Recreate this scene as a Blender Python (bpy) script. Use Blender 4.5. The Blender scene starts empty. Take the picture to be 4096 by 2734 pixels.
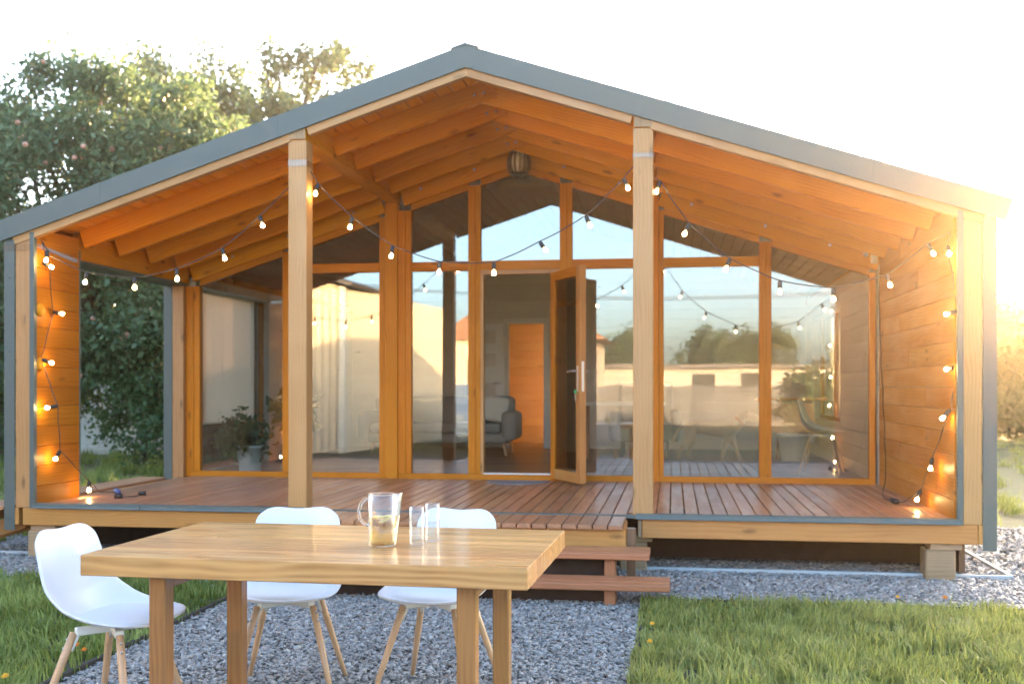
import bpy, bmesh, math, random
import numpy as np
from mathutils import Vector, Matrix
R = math.radians
random.seed(7); rng = np.random.default_rng(7)
sc = bpy.context.scene
COL = sc.collection

# ------------------------------------------------------------------ camera, sky, sun, exposure
cam_d = bpy.data.cameras.new('camera'); cam = bpy.data.objects.new('camera', cam_d); COL.objects.link(cam)
cam.location = (1.523, -7.797, 1.33); cam.rotation_euler = (R(90), 0, 0.1498)
cam_d.sensor_width = 36; cam_d.lens = 4274.5/4096*36; cam_d.shift_y = 182.7/4096
cam_d.clip_start = .05; cam_d.clip_end = 3000
cam_d.dof.use_dof = True; cam_d.dof.focus_distance = 4.6; cam_d.dof.aperture_fstop = 3.2
sc.camera = cam
SUN_AZ, SUN_EL = 23.0, 6.5                     # degrees right of +Y, above the horizon
w = bpy.data.worlds.new('World'); sc.world = w; w.use_nodes = True
nt = w.node_tree; bg = nt.nodes['Background']
sky = nt.nodes.new('ShaderNodeTexSky'); sky.sky_type = 'NISHITA'; sky.sun_disc = False
sky.sun_elevation = R(SUN_EL); sky.sun_rotation = R(SUN_AZ); sky.air_density = .6; sky.dust_density = 3.0; sky.ozone_density = .9
nt.links.new(sky.outputs[0], bg.inputs[0]); bg.inputs[1].default_value = .15
sun_d = bpy.data.lights.new('sun', 'SUN'); sun = bpy.data.objects.new('sun', sun_d); COL.objects.link(sun)
sun_d.energy = 3.2; sun_d.angle = R(.53); sun_d.color = (1, .58, .27)
sv = Vector((math.sin(R(SUN_AZ))*math.cos(R(SUN_EL)), math.cos(R(SUN_AZ))*math.cos(R(SUN_EL)), math.sin(R(SUN_EL))))
sun.rotation_euler = sv.to_track_quat('Z', 'Y').to_euler(); sun.location = sv*60
vs = sc.view_settings; vs.view_transform = 'Standard'; vs.look = 'None'; vs.gamma = 1; vs.exposure = 3.9
sc.cycles.use_denoising = True; sc.cycles.max_bounces = 10; sc.cycles.transparent_max_bounces = 24
sc.cycles.transmission_bounces = 10; sc.cycles.caustics_reflective = False; sc.cycles.caustics_refractive = False
sc.cycles.sample_clamp_indirect = 6; sc.cycles.use_light_tree = True

# ------------------------------------------------------------------ materials
def newmat(n):
    m = bpy.data.materials.new(n); m.use_nodes = True
    t = m.node_tree; t.nodes.clear(); out = t.nodes.new('ShaderNodeOutputMaterial')
    return m, t, out
class G:
    def __init__(s, t): s.t = t
    def n(s, ty, ins=None, **kw):
        d = s.t.nodes.new('ShaderNode'+ty)
        for k, v in kw.items(): setattr(d, k, v)
        for k, v in (ins or {}).items():
            i = d.inputs[k]
            if hasattr(v, 'is_output') or isinstance(v, bpy.types.NodeSocket): s.t.links.new(v, i)
            else: i.default_value = v
        return d
    def math(s, op, a, b=0., c=None):
        ins = {0: a, 1: b}
        if c is not None: ins[2] = c
        return s.n('Math', ins, operation=op).outputs[0]
    def mix(s, f, a, b, bt='MIX'):
        d = s.n('Mix', data_type='RGBA', blend_type=bt)
        for k, v in ((0, f), (6, a), (7, b)):
            if isinstance(v, bpy.types.NodeSocket): s.t.links.new(v, d.inputs[k])
            elif k == 0: d.inputs[k].default_value = v
            else: d.inputs[k].default_value = (*v, 1) if len(v) == 3 else v
        return d.outputs[2]
    def ramp(s, f, stops):
        d = s.n('ValToRGB', {0: f}); e = d.color_ramp.elements
        while len(e) < len(stops): e.new(.5)
        for q, (p, c) in zip(e, stops): q.position = p; q.color = (*c, 1) if len(c) == 3 else c
        return d.outputs[0]
    def mr(s, v, a, b, c=0., d=1.):
        return s.n('MapRange', {0: v, 1: a, 2: b, 3: c, 4: d}).outputs[0]
    def bump(s, h, st, dist=.01):
        return s.n('Bump', {'Height': h, 'Strength': st, 'Distance': dist}).outputs[0]
def pr(g, out, **ins):
    m = {k.replace('_', ' '): v for k, v in ins.items()}
    p = g.n('BsdfPrincipled', m); g.t.links.new(p.outputs[0], out.inputs[0]); return p
def c4(c): return (*c, 1)

def wood(name, light, dark, rough=.5, ring=16., knots=1., coat=0., bump=.12, var=.14, contrast=1., fine=.25, coat_r=.1, spec=.5, hue=.005):
    m, t, out = newmat(name); g = G(t)
    oi = g.n('ObjectInfo').outputs['Random']
    tc = g.n('TexCoord').outputs['Object']
    r2 = g.math('FRACT', g.math('MULTIPLY', oi, 17.31)); r3 = g.math('FRACT', g.math('MULTIPLY', oi, 41.7))
    off = g.n('CombineXYZ', {0: g.math('MULTIPLY', oi, 23.), 1: g.mr(r2, 0, 1, -.16, .16), 2: g.mr(r3, 0, 1, .04, .22)}).outputs[0]
    v = g.n('VectorMath', {0: tc, 1: off}, operation='ADD').outputs[0]
    vs_ = g.n('VectorMath', {0: v, 1: (.16, 1, 1)}, operation='MULTIPLY').outputs[0]
    wp = g.n('TexNoise', {'Vector': g.n('VectorMath', {0: v, 1: (1.3, 6, 6)}, operation='MULTIPLY').outputs[0], 'Scale': 1., 'Detail': 2.}).outputs[1]
    wp = g.n('VectorMath', {0: g.n('VectorMath', {0: wp, 1: (.5, .5, .5)}, operation='SUBTRACT').outputs[0], 1: (.0, .11, .11)}, operation='MULTIPLY').outputs[0]
    vs_ = g.n('VectorMath', {0: vs_, 1: wp}, operation='ADD').outputs[0]
    wv = g.n('TexWave', {'Vector': vs_, 'Scale': ring, 'Distortion': 1.2, 'Detail': 2., 'Detail Scale': 2., 'Detail Roughness': .6}, wave_type='RINGS', rings_direction='X', wave_profile='SIN').outputs[1]
    wv = g.math('MULTIPLY', wv, g.mr(g.n('TexNoise', {'Vector': v, 'Scale': 3.5}).outputs[0], .35, .65, .25, 1.))
    vf = g.n('VectorMath', {0: v, 1: (5, 170, 170)}, operation='MULTIPLY').outputs[0]
    fn = g.n('TexNoise', {'Vector': vf, 'Scale': 1., 'Detail': 3.}).outputs[0]
    vl = g.n('VectorMath', {0: v, 1: (1.1, 7, 7)}, operation='MULTIPLY').outputs[0]
    ln = g.n('TexNoise', {'Vector': vl, 'Scale': 1., 'Detail': 2.}).outputs[0]
    f = g.math('ADD', g.math('MULTIPLY', wv, .42*contrast), g.math('ADD', g.math('MULTIPLY', fn, fine), g.math('MULTIPLY', ln, .55)))
    f = g.mr(f, .3, 1.15)
    col = g.mix(f, light, dark)
    h = f
    if knots:
        vk = g.n('VectorMath', {0: v, 1: (3.0, 8.5, 8.5)}, operation='MULTIPLY').outputs[0]
        vk = g.n('VectorMath', {0: vk, 1: g.n('VectorMath', {0: g.n('TexNoise', {'Vector': v, 'Scale': 30.}).outputs[1], 1: (.12, .12, .12)}, operation='MULTIPLY').outputs[0]}, operation='ADD').outputs[0]
        vo = g.n('TexVoronoi', {'Vector': vk, 'Scale': 1., 'Randomness': 1.})
        kd = g.mr(vo.outputs['Distance'], .05, .2, 1, 0)
        gate = g.math('GREATER_THAN', g.n('SeparateColor', {0: vo.outputs['Color']}).outputs[0], 1-.38*knots)
        kd = g.math('MULTIPLY', kd, gate)
        col = g.mix(g.math('MULTIPLY', kd, .75), col, tuple(x*.38 for x in dark))
    hsv = g.n('HueSaturation', {'Hue': g.mr(r2, 0, 1, .5-hue, .5+hue), 'Saturation': 1., 'Value': g.mr(r3, 0, 1, 1-var, 1+var), 'Color': col}).outputs[0]
    rn = g.mr(ln, .3, .7, rough*.8, min(1, rough*1.2))
    pr(g, out, Base_Color=hsv, Roughness=rn, Normal=g.bump(g.math('ADD', fn, g.math('MULTIPLY', wv, .6)), bump, .002), Specular_IOR_Level=spec, Coat_Weight=coat, Coat_Roughness=coat_r)
    return m
def plain(name, col, rough=.5, metal=0., noise=.08, nscale=12., bump=0., coat=0., spec=.5, trans=0., sss=0.):
    m, t, out = newmat(name); g = G(t)
    tc = g.n('TexCoord').outputs['Object']
    n = g.n('TexNoise', {'Vector': tc, 'Scale': nscale, 'Detail': 4.}).outputs[0]
    c = g.mix(n, tuple(x*(1-noise) for x in col), tuple(min(1, x*(1+noise)) for x in col))
    kw = dict(Base_Color=c, Roughness=g.mr(n, .3, .7, rough*.85, min(1, rough*1.15)), Metallic=metal, Coat_Weight=coat, Specular_IOR_Level=spec)
    if bump: kw['Normal'] = g.bump(n, bump, .004)
    pr(g, out, **kw); return m
def leafmat(name, c1, c2, trans=.35, rough=.45, by='mesh', warm=None):
    m, t, out = newmat(name); g = G(t)
    at = g.n('Attribute', attribute_name='rnd').outputs['Fac']
    c = g.mix(at, c1, c2)
    if warm: c = g.mix(g.math('GREATER_THAN', at, .93), c, warm)
    p = g.n('BsdfPrincipled', {'Base Color': c, 'Roughness': rough, 'Specular IOR Level': .35})
    tr = g.n('BsdfTranslucent', {'Color': g.mix(.5, c, c2)})
    mx = g.n('MixShader', {0: trans, 1: p.outputs[0], 2: tr.outputs[0]})
    t.links.new(mx.outputs[0], out.inputs[0]); return m
def window_glass(name, refl=.2, tint=(.86, .87, .85)):
    m, t, out = newmat(name); g = G(t)
    fr = g.n('Fresnel', {'IOR': 1.5}).outputs[0]
    f = g.math('ADD', g.math('MULTIPLY', fr, 1-refl), refl-.03)
    nz = g.n('TexNoise', {'Vector': g.n('TexCoord').outputs['Object'], 'Scale': 1.3, 'Detail': 1.}).outputs[0]
    gl = g.n('BsdfGlossy', {'Color': (.93, .95, .96, 1), 'Roughness': .0, 'Normal': g.bump(nz, .03, .02)})
    tr = g.n('BsdfTransparent', {'Color': c4(tint)})
    mx = g.n('MixShader', {0: f, 1: tr.outputs[0], 2: gl.outputs[0]})
    t.links.new(mx.outputs[0], out.inputs[0]); return m
def glass(name, col=(1, 1, 1), ior=1.45, rough=0.):
    m, t, out = newmat(name); g = G(t)
    p = g.n('BsdfGlass', {'Color': c4(col), 'IOR': ior, 'Roughness': rough}); t.links.new(p.outputs[0], out.inputs[0]); return m
def thin_glass(name, tint=(.97, .98, .97), edge=1.):
    m, t, out = newmat(name); g = G(t)
    lw = g.n('LayerWeight', {'Blend': .5}).outputs['Facing']
    f = g.math('MULTIPLY_ADD', g.math('POWER', lw, 2.2), .9*edge, .05)
    gl = g.n('BsdfGlossy', {'Color': (1, 1, 1, 1), 'Roughness': .02})
    tr = g.n('BsdfTransparent', {'Color': c4(tint)})
    mx = g.n('MixShader', {0: f, 1: tr.outputs[0], 2: gl.outputs[0]})
    t.links.new(mx.outputs[0], out.inputs[0]); return m
def emis(name, col, st):
    m, t, out = newmat(name); g = G(t)
    e = g.n('Emission', {0: c4(col), 1: st}); t.links.new(e.outputs[0], out.inputs[0]); return m

M = {}
M['post'] = wood('pine_pale', (.46, .25, .092), (.34, .155, .042), .5, 15, 1.3, var=.09)
M['stain'] = wood('pine_orange_stain', (.70, .285, .014), (.51, .17, .005), .6, 14, 1.4, coat=0, var=.10, spec=.15)
M['frame'] = wood('window_frame_orange', (.57, .205, .012), (.40, .118, .004), .5, 15, .7, coat=0, var=.06, spec=.2)
M['wallw'] = wood('wall_board_orange', (.47, .168, .010), (.31, .09, .003), .5, 12, .9, coat=0, var=.13, spec=.2)
M['deck'] = wood('decking_red_brown', (.46, .22, .105), (.26, .11, .048), .42, 15, .7, coat=.18, var=.20, bump=.25, coat_r=.16)
M['tread'] = wood('tread_red', (.42, .17, .075), (.27, .085, .032), .4, 18, .3, coat=.1, var=.10)
M['beamw'] = wood('beam_honey', (.50, .235, .06), (.36, .14, .025), .5, 12, 1., var=.06)
M['oak'] = wood('oak_lacquer', (.60, .345, .13), (.34, .15, .04), .34, 10, .8, coat=.3, var=.16, contrast=1.5, coat_r=.1, bump=.04)
M['oakleg'] = wood('oak_leg', (.35, .17, .05), (.20, .08, .02), .4, 18, .15, coat=.3, var=.06, contrast=1.3)
M['beech'] = wood('beech_leg', (.60, .38, .21), (.50, .29, .14), .45, 30, 0, coat=.15, var=.05, contrast=.6)
M['rawwood'] = wood('weathered_block', (.40, .27, .15), (.22, .13, .06), .8, 12, .6, var=.2)
M['floor'] = wood('floor_brown', (.25, .14, .075), (.15, .075, .035), .35, 14, .4, var=.18)
M['whiteboard'] = wood('wall_board_white', (.72, .67, .58), (.65, .59, .50), .6, 12, .5, var=.05)
M['metal'] = plain('coated_sheet_grey_green', (.088, .112, .10), .5, 0., .04, 5.)
M['white'] = plain('white_shell_plastic', (.64, .67, .70), .32, 0., .01, 8., coat=.1)
M['cushion'] = plain('white_leatherette', (.64, .66, .675), .5, 0., .02, 40., bump=.03)
M['wmetal'] = plain('cream_powdercoat', (.78, .77, .70), .4)
M['steel'] = plain('steel', (.62, .62, .62), .3, 1.)
M['black'] = plain('black_rubber', (.018, .017, .017), .5)
M['bluep'] = plain('blue_plug', (.03, .06, .22), .4)
M['mat'] = plain('grey_mat', (.22, .215, .22), .95, 0., .2, 60., bump=.4)
M['void'] = plain('painted_shade_board', (.035, .02, .013), .9)  # near-black colour stands in for shade under deck and steps
M['glass'] = window_glass('coated_window_glass', .105, (.95, .96, .95))
M['drink'] = thin_glass('clear_glass', (.965, .975, .97), 1.)
M['solidglass'] = glass('solid_glass', (1, 1, 1), 1.4)
M['cable'] = plain('cable_brown_black', (.045, .033, .028), .55)
M['bulb'] = thin_glass('bulb_glass', (1, .93, .80), .5); M['glow'] = emis('lit_filament', (1, .66, .30), 15.)
M['tape'] = thin_glass('plastic_film', (.86, .88, .9), .6)

# ------------------------------------------------------------------ builders
WM = {}                                            # world matrices, so that parts can keep their place under a parent
def link(name, me, mat=None, parent=None, mw=None, **props):
    o = bpy.data.objects.new(name, me); COL.objects.link(o)
    mw = mw or Matrix.Identity(4); WM[o] = mw
    if parent is not None:
        o.parent = parent; o.matrix_basis = WM[parent].inverted() @ mw
    else: o.matrix_basis = mw
    if mat is not None and me is not None and not me.materials: me.materials.append(M[mat] if isinstance(mat, str) else mat)
    for k, v in props.items(): o[k] = v
    return o
def thing(name, label, cat, loc=(0, 0, 0), rz=0., group=None):
    o = link(name, None, mw=Matrix.Translation(loc) @ Matrix.Rotation(rz, 4, 'Z')); o['label'] = label; o['category'] = cat
    if group: o['group'] = group
    o.empty_display_size = .2
    return o
def tag(o, label, cat, group=None):
    o['label'] = label; o['category'] = cat
    if group: o['group'] = group
    return o
def pymesh(name, v, f, smooth=False):
    me = bpy.data.meshes.new(name); me.from_pydata([tuple(x) for x in v], [], [tuple(x) for x in f]); me.update()
    if smooth:
        for p in me.polygons: p.use_smooth = True
    return me
_bc = {}
def boxmesh(dx, dy, dz, bev=.004, seg=1, mat=None):
    k = (round(dx, 4), round(dy, 4), round(dz, 4), bev, seg, str(mat))
    if k in _bc: return _bc[k]
    bm = bmesh.new(); bmesh.ops.create_cube(bm, size=1)
    for v in bm.verts: v.co = (v.co.x*dx, v.co.y*dy, v.co.z*dz)
    if bev: bmesh.ops.bevel(bm, geom=bm.edges[:], offset=min(bev, .45*min(dx, dy, dz)), segments=seg, affect='EDGES', profile=.5)
    me = bpy.data.meshes.new('box'); bm.to_mesh(me); bm.free()
    if seg > 1:
        for p in me.polygons: p.use_smooth = True
    _bc[k] = me; return me
def box(name, lo, hi, mat, parent=None, bev=.004, seg=1, axis=None):
    """axis-aligned box; local X runs along the longest side so that wood grain does too"""
    lo, hi = Vector(lo), Vector(hi); d = hi-lo; c = (lo+hi)/2
    ax = axis if axis is not None else max(range(3), key=lambda i: d[i])
    if ax == 0: rot = Matrix.Identity(4); dims = (d.x, d.y, d.z)
    elif ax == 1: rot = Matrix.Rotation(R(90), 4, 'Z'); dims = (d.y, d.x, d.z)
    else: rot = Matrix.Rotation(R(-90), 4, 'Y'); dims = (d.z, d.y, d.x)
    return link(name, boxmesh(*dims, bev, seg, mat), mat, parent, Matrix.Translation(c) @ rot)
def beam(name, p0, p1, wd, ht, mat, parent=None, up=(0, 0, 1), bev=.004):
    p0, p1 = Vector(p0), Vector(p1); x = (p1-p0); L = x.length; x.normalize()
    y = Vector(up).cross(x).normalized(); z = x.cross(y)
    m = Matrix((x, y, z)).transposed().to_4x4(); m.translation = (p0+p1)/2
    return link(name, boxmesh(L, wd, ht, bev, 1, mat), mat, parent, m)
def prism(name, pts, y0, y1, mat, parent=None, ang=0., plane='xz'):
    """polygon in the xz plane extruded along y; local X turned by ang about Y"""
    cx = sum(p[0] for p in pts)/len(pts); cz = sum(p[1] for p in pts)/len(pts)
    mw = Matrix.Translation((cx, (y0+y1)/2, cz)) @ Matrix.Rotation(ang, 4, 'Y'); inv = mw.inverted()
    n = len(pts); v = [inv @ Vector((p[0], yy, p[1])) for yy in (y0, y1) for p in pts]
    f = [list(range(n)), list(range(2*n-1, n-1, -1))] + [[i, i+n, (i+1) % n+n, (i+1) % n] for i in range(n)]
    me = pymesh(name, v, f); bm = bmesh.new(); bm.from_mesh(me); bmesh.ops.recalc_face_normals(bm, faces=bm.faces); bm.to_mesh(me); bm.free()
    return link(name, me, mat, parent, mw)
def tubemesh(name, pts, rad, n=8, caps=True):
    pts = [Vector(p) for p in pts]; rad = rad if isinstance(rad, (list, tuple)) else [rad]*len(pts)
    v = []; f = []; pn = None
    for i, p in enumerate(pts):
        t = (pts[min(i+1, len(pts)-1)]-pts[max(i-1, 0)]).normalized()
        a = pn if pn is not None else (Vector((0, 0, 1)) if abs(t.z) < .9 else Vector((1, 0, 0)))
        a = (a-t*a.dot(t)).normalized(); pn = a; b = t.cross(a)
        for k in range(n):
            q = 2*math.pi*k/n; v.append(p+(a*math.cos(q)+b*math.sin(q))*rad[i])
        if i:
            for k in range(n): f.append(((i-1)*n+k, (i-1)*n+(k+1) % n, i*n+(k+1) % n, i*n+k))
    if caps: f.append(tuple(range(n-1, -1, -1))); f.append(tuple((len(pts)-1)*n+k for k in range(n)))
    return pymesh(name, v, f, True)
def tube(name, pts, rad, mat, parent=None, n=8, mw=None): return link(name, tubemesh(name, pts, rad, n), mat, parent, mw)
def lathemesh(name, prof, n=32):
    v = []; f = []
    for i, (r, z) in enumerate(prof):
        for k in range(n):
            q = 2*math.pi*k/n; v.append((r*math.cos(q), r*math.sin(q), z))
        if i:
            for k in range(n): f.append(((i-1)*n+k, (i-1)*n+(k+1) % n, i*n+(k+1) % n, i*n+k))
    me = pymesh(name, v, f, True); bm = bmesh.new(); bm.from_mesh(me)
    bmesh.ops.remove_doubles(bm, verts=bm.verts, dist=1e-6); bmesh.ops.recalc_face_normals(bm, faces=bm.faces); bm.to_mesh(me); bm.free()
    for p in me.polygons: p.use_smooth = True
    return me
def npmesh(name, V, F, rnd=None):
    """V (n,3), F (m,k) numpy arrays of k-gons; rnd one value for each vertex"""
    me = bpy.data.meshes.new(name); V = np.asarray(V, np.float32); F = np.asarray(F, np.int32); k = F.shape[1]
    me.vertices.add(len(V)); me.vertices.foreach_set('co', V.ravel())
    me.loops.add(F.size); me.loops.foreach_set('vertex_index', F.ravel())
    me.polygons.add(len(F)); me.polygons.foreach_set('loop_start', np.arange(0, F.size, k, dtype=np.int32))
    if rnd is not None:
        a = me.attributes.new('rnd', 'FLOAT', 'POINT'); a.data.foreach_set('value', np.asarray(rnd, np.float32))
    me.update(calc_edges=True); return me

# ------------------------------------------------------------------ ground
GZ = -.02
def groundmat():
    m, t, out = newmat('grassy_soil'); g = G(t); tc = g.n('TexCoord').outputs['Object']
    n1 = g.n('TexNoise', {'Vector': tc, 'Scale': .35, 'Detail': 6.}).outputs[0]; n2 = g.n('TexNoise', {'Vector': tc, 'Scale': 9., 'Detail': 6.}).outputs[0]
    c = g.mix(n2, (.035, .055, .012), (.075, .10, .025)); c = g.mix(g.mr(n1, .45, .7), c, (.10, .085, .05))
    pr(g, out, Base_Color=c, Roughness=.9, Normal=g.bump(n2, .6, .03)); return m
def gravelmat(name, stone):
    m, t, out = newmat(name); g = G(t); tc = g.n('TexCoord').outputs['Object']
    if stone:
        at = g.n('Attribute', attribute_name='rnd').outputs['Fac']
        c = g.ramp(at, [(0, (.24, .24, .228)), (.4, (.37, .365, .345)), (.78, (.48, .475, .445)), (.93, (.62, .60, .54)), (1, (.21, .15, .115))])
        n = g.n('TexNoise', {'Vector': tc, 'Scale': 220., 'Detail': 3.}).outputs[0]
        c = g.mix(g.mr(n, .35, .65), c, g.mix(.5, c, (.02, .022, .025)))
        pr(g, out, Base_Color=c, Roughness=.62, Normal=g.bump(n, .3, .002))
    else:
        vo = g.n('TexVoronoi', {'Vector': tc, 'Scale': 55.}); r = g.n('SeparateColor', {0: vo.outputs['Color']}).outputs[0]
        c = g.ramp(r, [(0, (.15, .157, .157)), (.5, (.3, .31, .305)), (1, (.46, .455, .43))]); c = g.mix(g.mr(vo.outputs['Distance'], .3, .6), c, (.02, .022, .025))
        pr(g, out, Base_Color=c, Roughness=.8, Normal=g.bump(g.math('SUBTRACT', 1., vo.outputs['Distance']), .8, .012))
    return m
M['ground'] = groundmat(); M['gravel'] = gravelmat('gravel_bed_slate', False); M['stone'] = gravelmat('slate_chips', True)
M['soil'] = plain('lawn_soil', (.055, .05, .022), .95, 0., .4, 14., bump=.6)
def sheet(name, x0, y0, x1, y1, z, mat):
    return link(name, pymesh(name, [(x0, y0, z), (x1, y0, z), (x1, y1, z), (x0, y1, z)], [(0, 1, 2, 3)]), mat, kind='structure')
sheet('ground', -600, -600, 600, 600, GZ-.012, 'ground')
sheet('gravel_bed', -4.6, -8, 6.4, 3.2, GZ-.004, 'gravel')
sheet('lawn', -7, -8, -1.27, -.75, GZ, 'soil')
sheet('lawn', 1.35, -8, 9, -1.02, GZ, 'soil')

# ------------------------------------------------------------------ the cabin
DZ = .409; D = 2.825; S = .323
cabin = thing('timber_cabin', 'orange stained timber cabin with glazed gable porch and grey metal roof edge', 'cabin')
SL = math.atan(S)
# deck: joist frame > boards
deck = box('deck', (-3.4, .9, .10), (3.4, .96, .36), 'beamw', cabin)      # cross beam below the boards
for yy in (1.9, 2.75): box('joist', (-3.45, yy, .10), (3.45, yy+.06, .36), 'beamw', deck)
pitch = .1035; n = 67; x0 = -pitch*n/2
for i in range(n):
    xa = x0+i*pitch+.0045+random.uniform(-.0012, .0012); xb = x0+(i+1)*pitch-.0045
    ya = .15 if min(abs(xa+1.31), abs(xb+1.31), abs(xa-1.31), abs(xb-1.31)) < .08 else .004
    dz = random.uniform(-.0015, .0015)
    box('deck_board', (xa, ya, DZ-.028+dz), (xb, D-.06, DZ+dz), 'deck', deck, .003)
for i in range(12, 67-12):
    xa = x0+i*pitch+.0045; xb = x0+(i+1)*pitch-.0045
    if xa < -1.27 or xb > 1.27: continue
    box('landing_board', (xa, -.60+random.uniform(-.004, .004), DZ-.034), (xb, -.055, DZ-.003+random.uniform(-.0015, .0015)), 'deck', deck, .003)
box('landing_fascia', (-1.2, -.555, .235), (1.205, -.525, .374), 'beamw', deck)
for sx in (-1.19, 1.165): box('landing_side', (sx, -.523, .235), (sx+.03, -.03, .374), 'beamw', deck)
box('landing_shade_post', (1.21, -.50, GZ-.01), (1.27, -.44, .374), 'floor', deck)  # darker brown stands in for the shaded recess beside the steps
for k in range(4): box('side_board', (-4.06+k*.083, -.02, .362), (-3.985+k*.083, 2.80, .39), 'deck', deck, .003)
box('side_rim', (-4.05, -.01, .245), (-3.98, 2.78, .361), 'beamw', deck)
beam('side_brace', (-4.3, -.05, .06), (-3.75, .30, .24), .05, .12, 'beamw', deck); beam('side_brace', (-4.35, .25, .05), (-3.70, .55, .23), .05, .12, 'beamw', deck)
# sill beams, blocks, metal drip edge
box('sill_beam', (-3.57, -.012, .2452), (-1.26, .05, .379), 'beamw', cabin); box('sill_beam', (1.30, -.012, .2452), (3.605, .05, .379), 'beamw', cabin)
for s in (-1, 1):
    a, b = sorted((s*3.61, s*3.66)); box('sill_beam', (a, -.004, .245), (b, 2.9, .379), 'beamw', cabin)
    a, b = sorted((s*1.27, s*1.297)); box('sill_end', (a, -.008, .247), (b, .9, .376), 'rawwood', cabin)
bx_ = [(-3.46, .02), (3.36, .02), (1.22, .10), (-1.35, .1), (-3.46, 1.4), (3.36, 1.4)]
for i, (bx, by) in enumerate(bx_):
    bl = box('footing_block', (bx-.09, by, GZ-.02), (bx+.11, by+.2, .20), 'rawwood', cabin, .012, axis=0)
    box('shim', (bx-.06, by+.0, .2005), (bx+.15, by+.19, .2445), 'rawwood', bl, .003)
for a, b in ((-3.475, -1.255), (1.255, 3.488)):
    prof = [(-.004, DZ+.012), (-.034, DZ+.008), (-.036, DZ-.012), (-.044, DZ-.026), (-.040, DZ-.028), (-.030, DZ-.012), (.10, DZ+.004)]
    v = [(xx, p[0], p[1]) for xx in (a, b) for p in prof]; k = len(prof)
    f = [[i, (i+1) % k, (i+1) % k+k, i+k] for i in range(k)]+[list(range(k-1, -1, -1)), list(range(k, 2*k))]
    link('drip_edge', pymesh('drip_edge', v, f), 'metal', cabin)
    cx = a+.9 if a < 0 else a+.34
    box('drip_edge_joint', (cx, -.047, DZ-.027), (cx+.006, -.0335, DZ+.0135), 'metal', cabin, .001)
box('drip_edge', (-1.25, -.052, DZ-.02), (1.25, -.003, DZ+.003), 'metal', cabin, .001)
# posts
for s in (-1, 1):
    box('post', (s*1.3062-.072, 0, DZ-.03), (s*1.3062+.072, .144, 3.212), 'post', cabin, .004)
    a, b = sorted((s*3.513, s*3.638)); box('post', (a, -.002, .381), (b, .13, 2.50), 'post', cabin, .004)
    a, b = sorted((s*3.64, s*3.732)); st = box('corner_flashing', (a, -.008, .203), (b, -.004, 2.50), 'metal', cabin, .001)
    a2, b2 = sorted((s*3.728, s*3.733)); box('flashing_return', (a2, -.0035, .203), (b2, .12, 2.50), 'metal', st, .001)
    for zz in (.30, .95, 1.62, 2.2): link('screw', boxmesh(.012, .006, .012, .002), 'metal', st, Matrix.Translation((s*3.686, -.011, zz)))
    a, b = sorted((s*3.473, s*3.511)); box('edge_trim', (a, -.012, .379), (b, .03, 2.56), 'metal', cabin, .001)
# right wall and left wing wall with boards
wr = box('wall', (3.487, .035, .33), (3.727, 5.2, 2.55), 'whiteboard', cabin, 0)
for a_, b_ in (((3.487, 5.2, .33), (3.727, 7.8, .9)), ((3.487, 5.2, 2.3), (3.727, 7.8, 2.55)), ((3.487, 7.8, .33), (3.727, 10.2, 2.55))): box('wall_section', a_, b_, 'whiteboard', wr, 0)
rwn = box('side_window', (3.58, 5.2, .9), (3.64, 7.8, .95), 'frame', cabin)  # unseen window, added to let skylight into the room
for yy in (5.2, 6.48, 7.75): box('mullion', (3.58, yy, .9505), (3.64, yy+.05, 2.3), 'frame', rwn)
for a_, b_ in ((5.25, 6.48), (6.53, 7.75)): box('pane', (3.605, a_, .949), (3.615, b_, 2.3), 'glass', rwn, 0)
bh = .158
def wallboards(xi, sgn, ya, yb, mat, parent, z0=DZ-.02, top=2.62, th=.018):
    z = z0; i = 0
    while z < top:
        zb = min(z+bh, top); a, b = sorted((xi, xi+sgn*th))
        cuts = [ya, yb]
        if yb-ya > 2 and i % 2: cuts = [ya, ya+random.uniform(.5, 1.9), yb]
        for c0, c1 in zip(cuts[:-1], cuts[1:]): box('wall_board', (a, c0+.0008, z+.0008), (b, c1-.0008, zb-.0008), mat, parent, .0045)
        z += bh; i += 1
wallboards(3.462, 1, .035, D-.03, 'wallw', wr)
wallboards(3.462, 1, D+.04, 5.2, 'whiteboard', wr); wallboards(3.462, 1, 7.8, 8.4, 'whiteboard', wr); wallboards(3.462, 1, 5.2, 7.8, 'whiteboard', wr, top=.88); wallboards(3.462, 1, 5.2, 7.8, 'whiteboard', wr, z0=2.31)
ww = box('wall', (-3.727, .135, .33), (-3.512, .66, 2.50), 'metal', cabin, 0)
wallboards(-3.487, -1, .035, .668, 'wallw', ww, top=2.60)
box('shade_skirt', (-3.6, .3, GZ-.02), (-3.56, 2.8, .244), 'floor', cabin, 0); box('shade_skirt', (-3.55, .85, GZ-.02), (3.55, .88, .36), 'void', cabin, 0); box('shade_skirt', (3.56, .3, GZ-.02), (3.6, 2.8, .244), 'floor', cabin, 0)  # boards added to block light and darken the space under the deck
box('edge_trim', (-3.73, .669, .33), (-3.480, .676, 2.50), 'metal', ww, .001)
link('wall_knob', lathemesh('k', [(0, 0), (.05, .002), (.055, .015), (.04, .03), (0, .034)], 20), 'stain', ww, Matrix.Translation((-3.487, .08, 1.95)) @ Matrix.Rotation(R(90), 4, 'Y'))
link('wall_knob', lathemesh('k', [(0, 0), (.05, .002), (.055, .015), (.04, .03), (0, .034)], 20), 'stain', ww, Matrix.Translation((-3.487, .08, 1.52)) @ Matrix.Rotation(R(90), 4, 'Y'))
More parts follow.
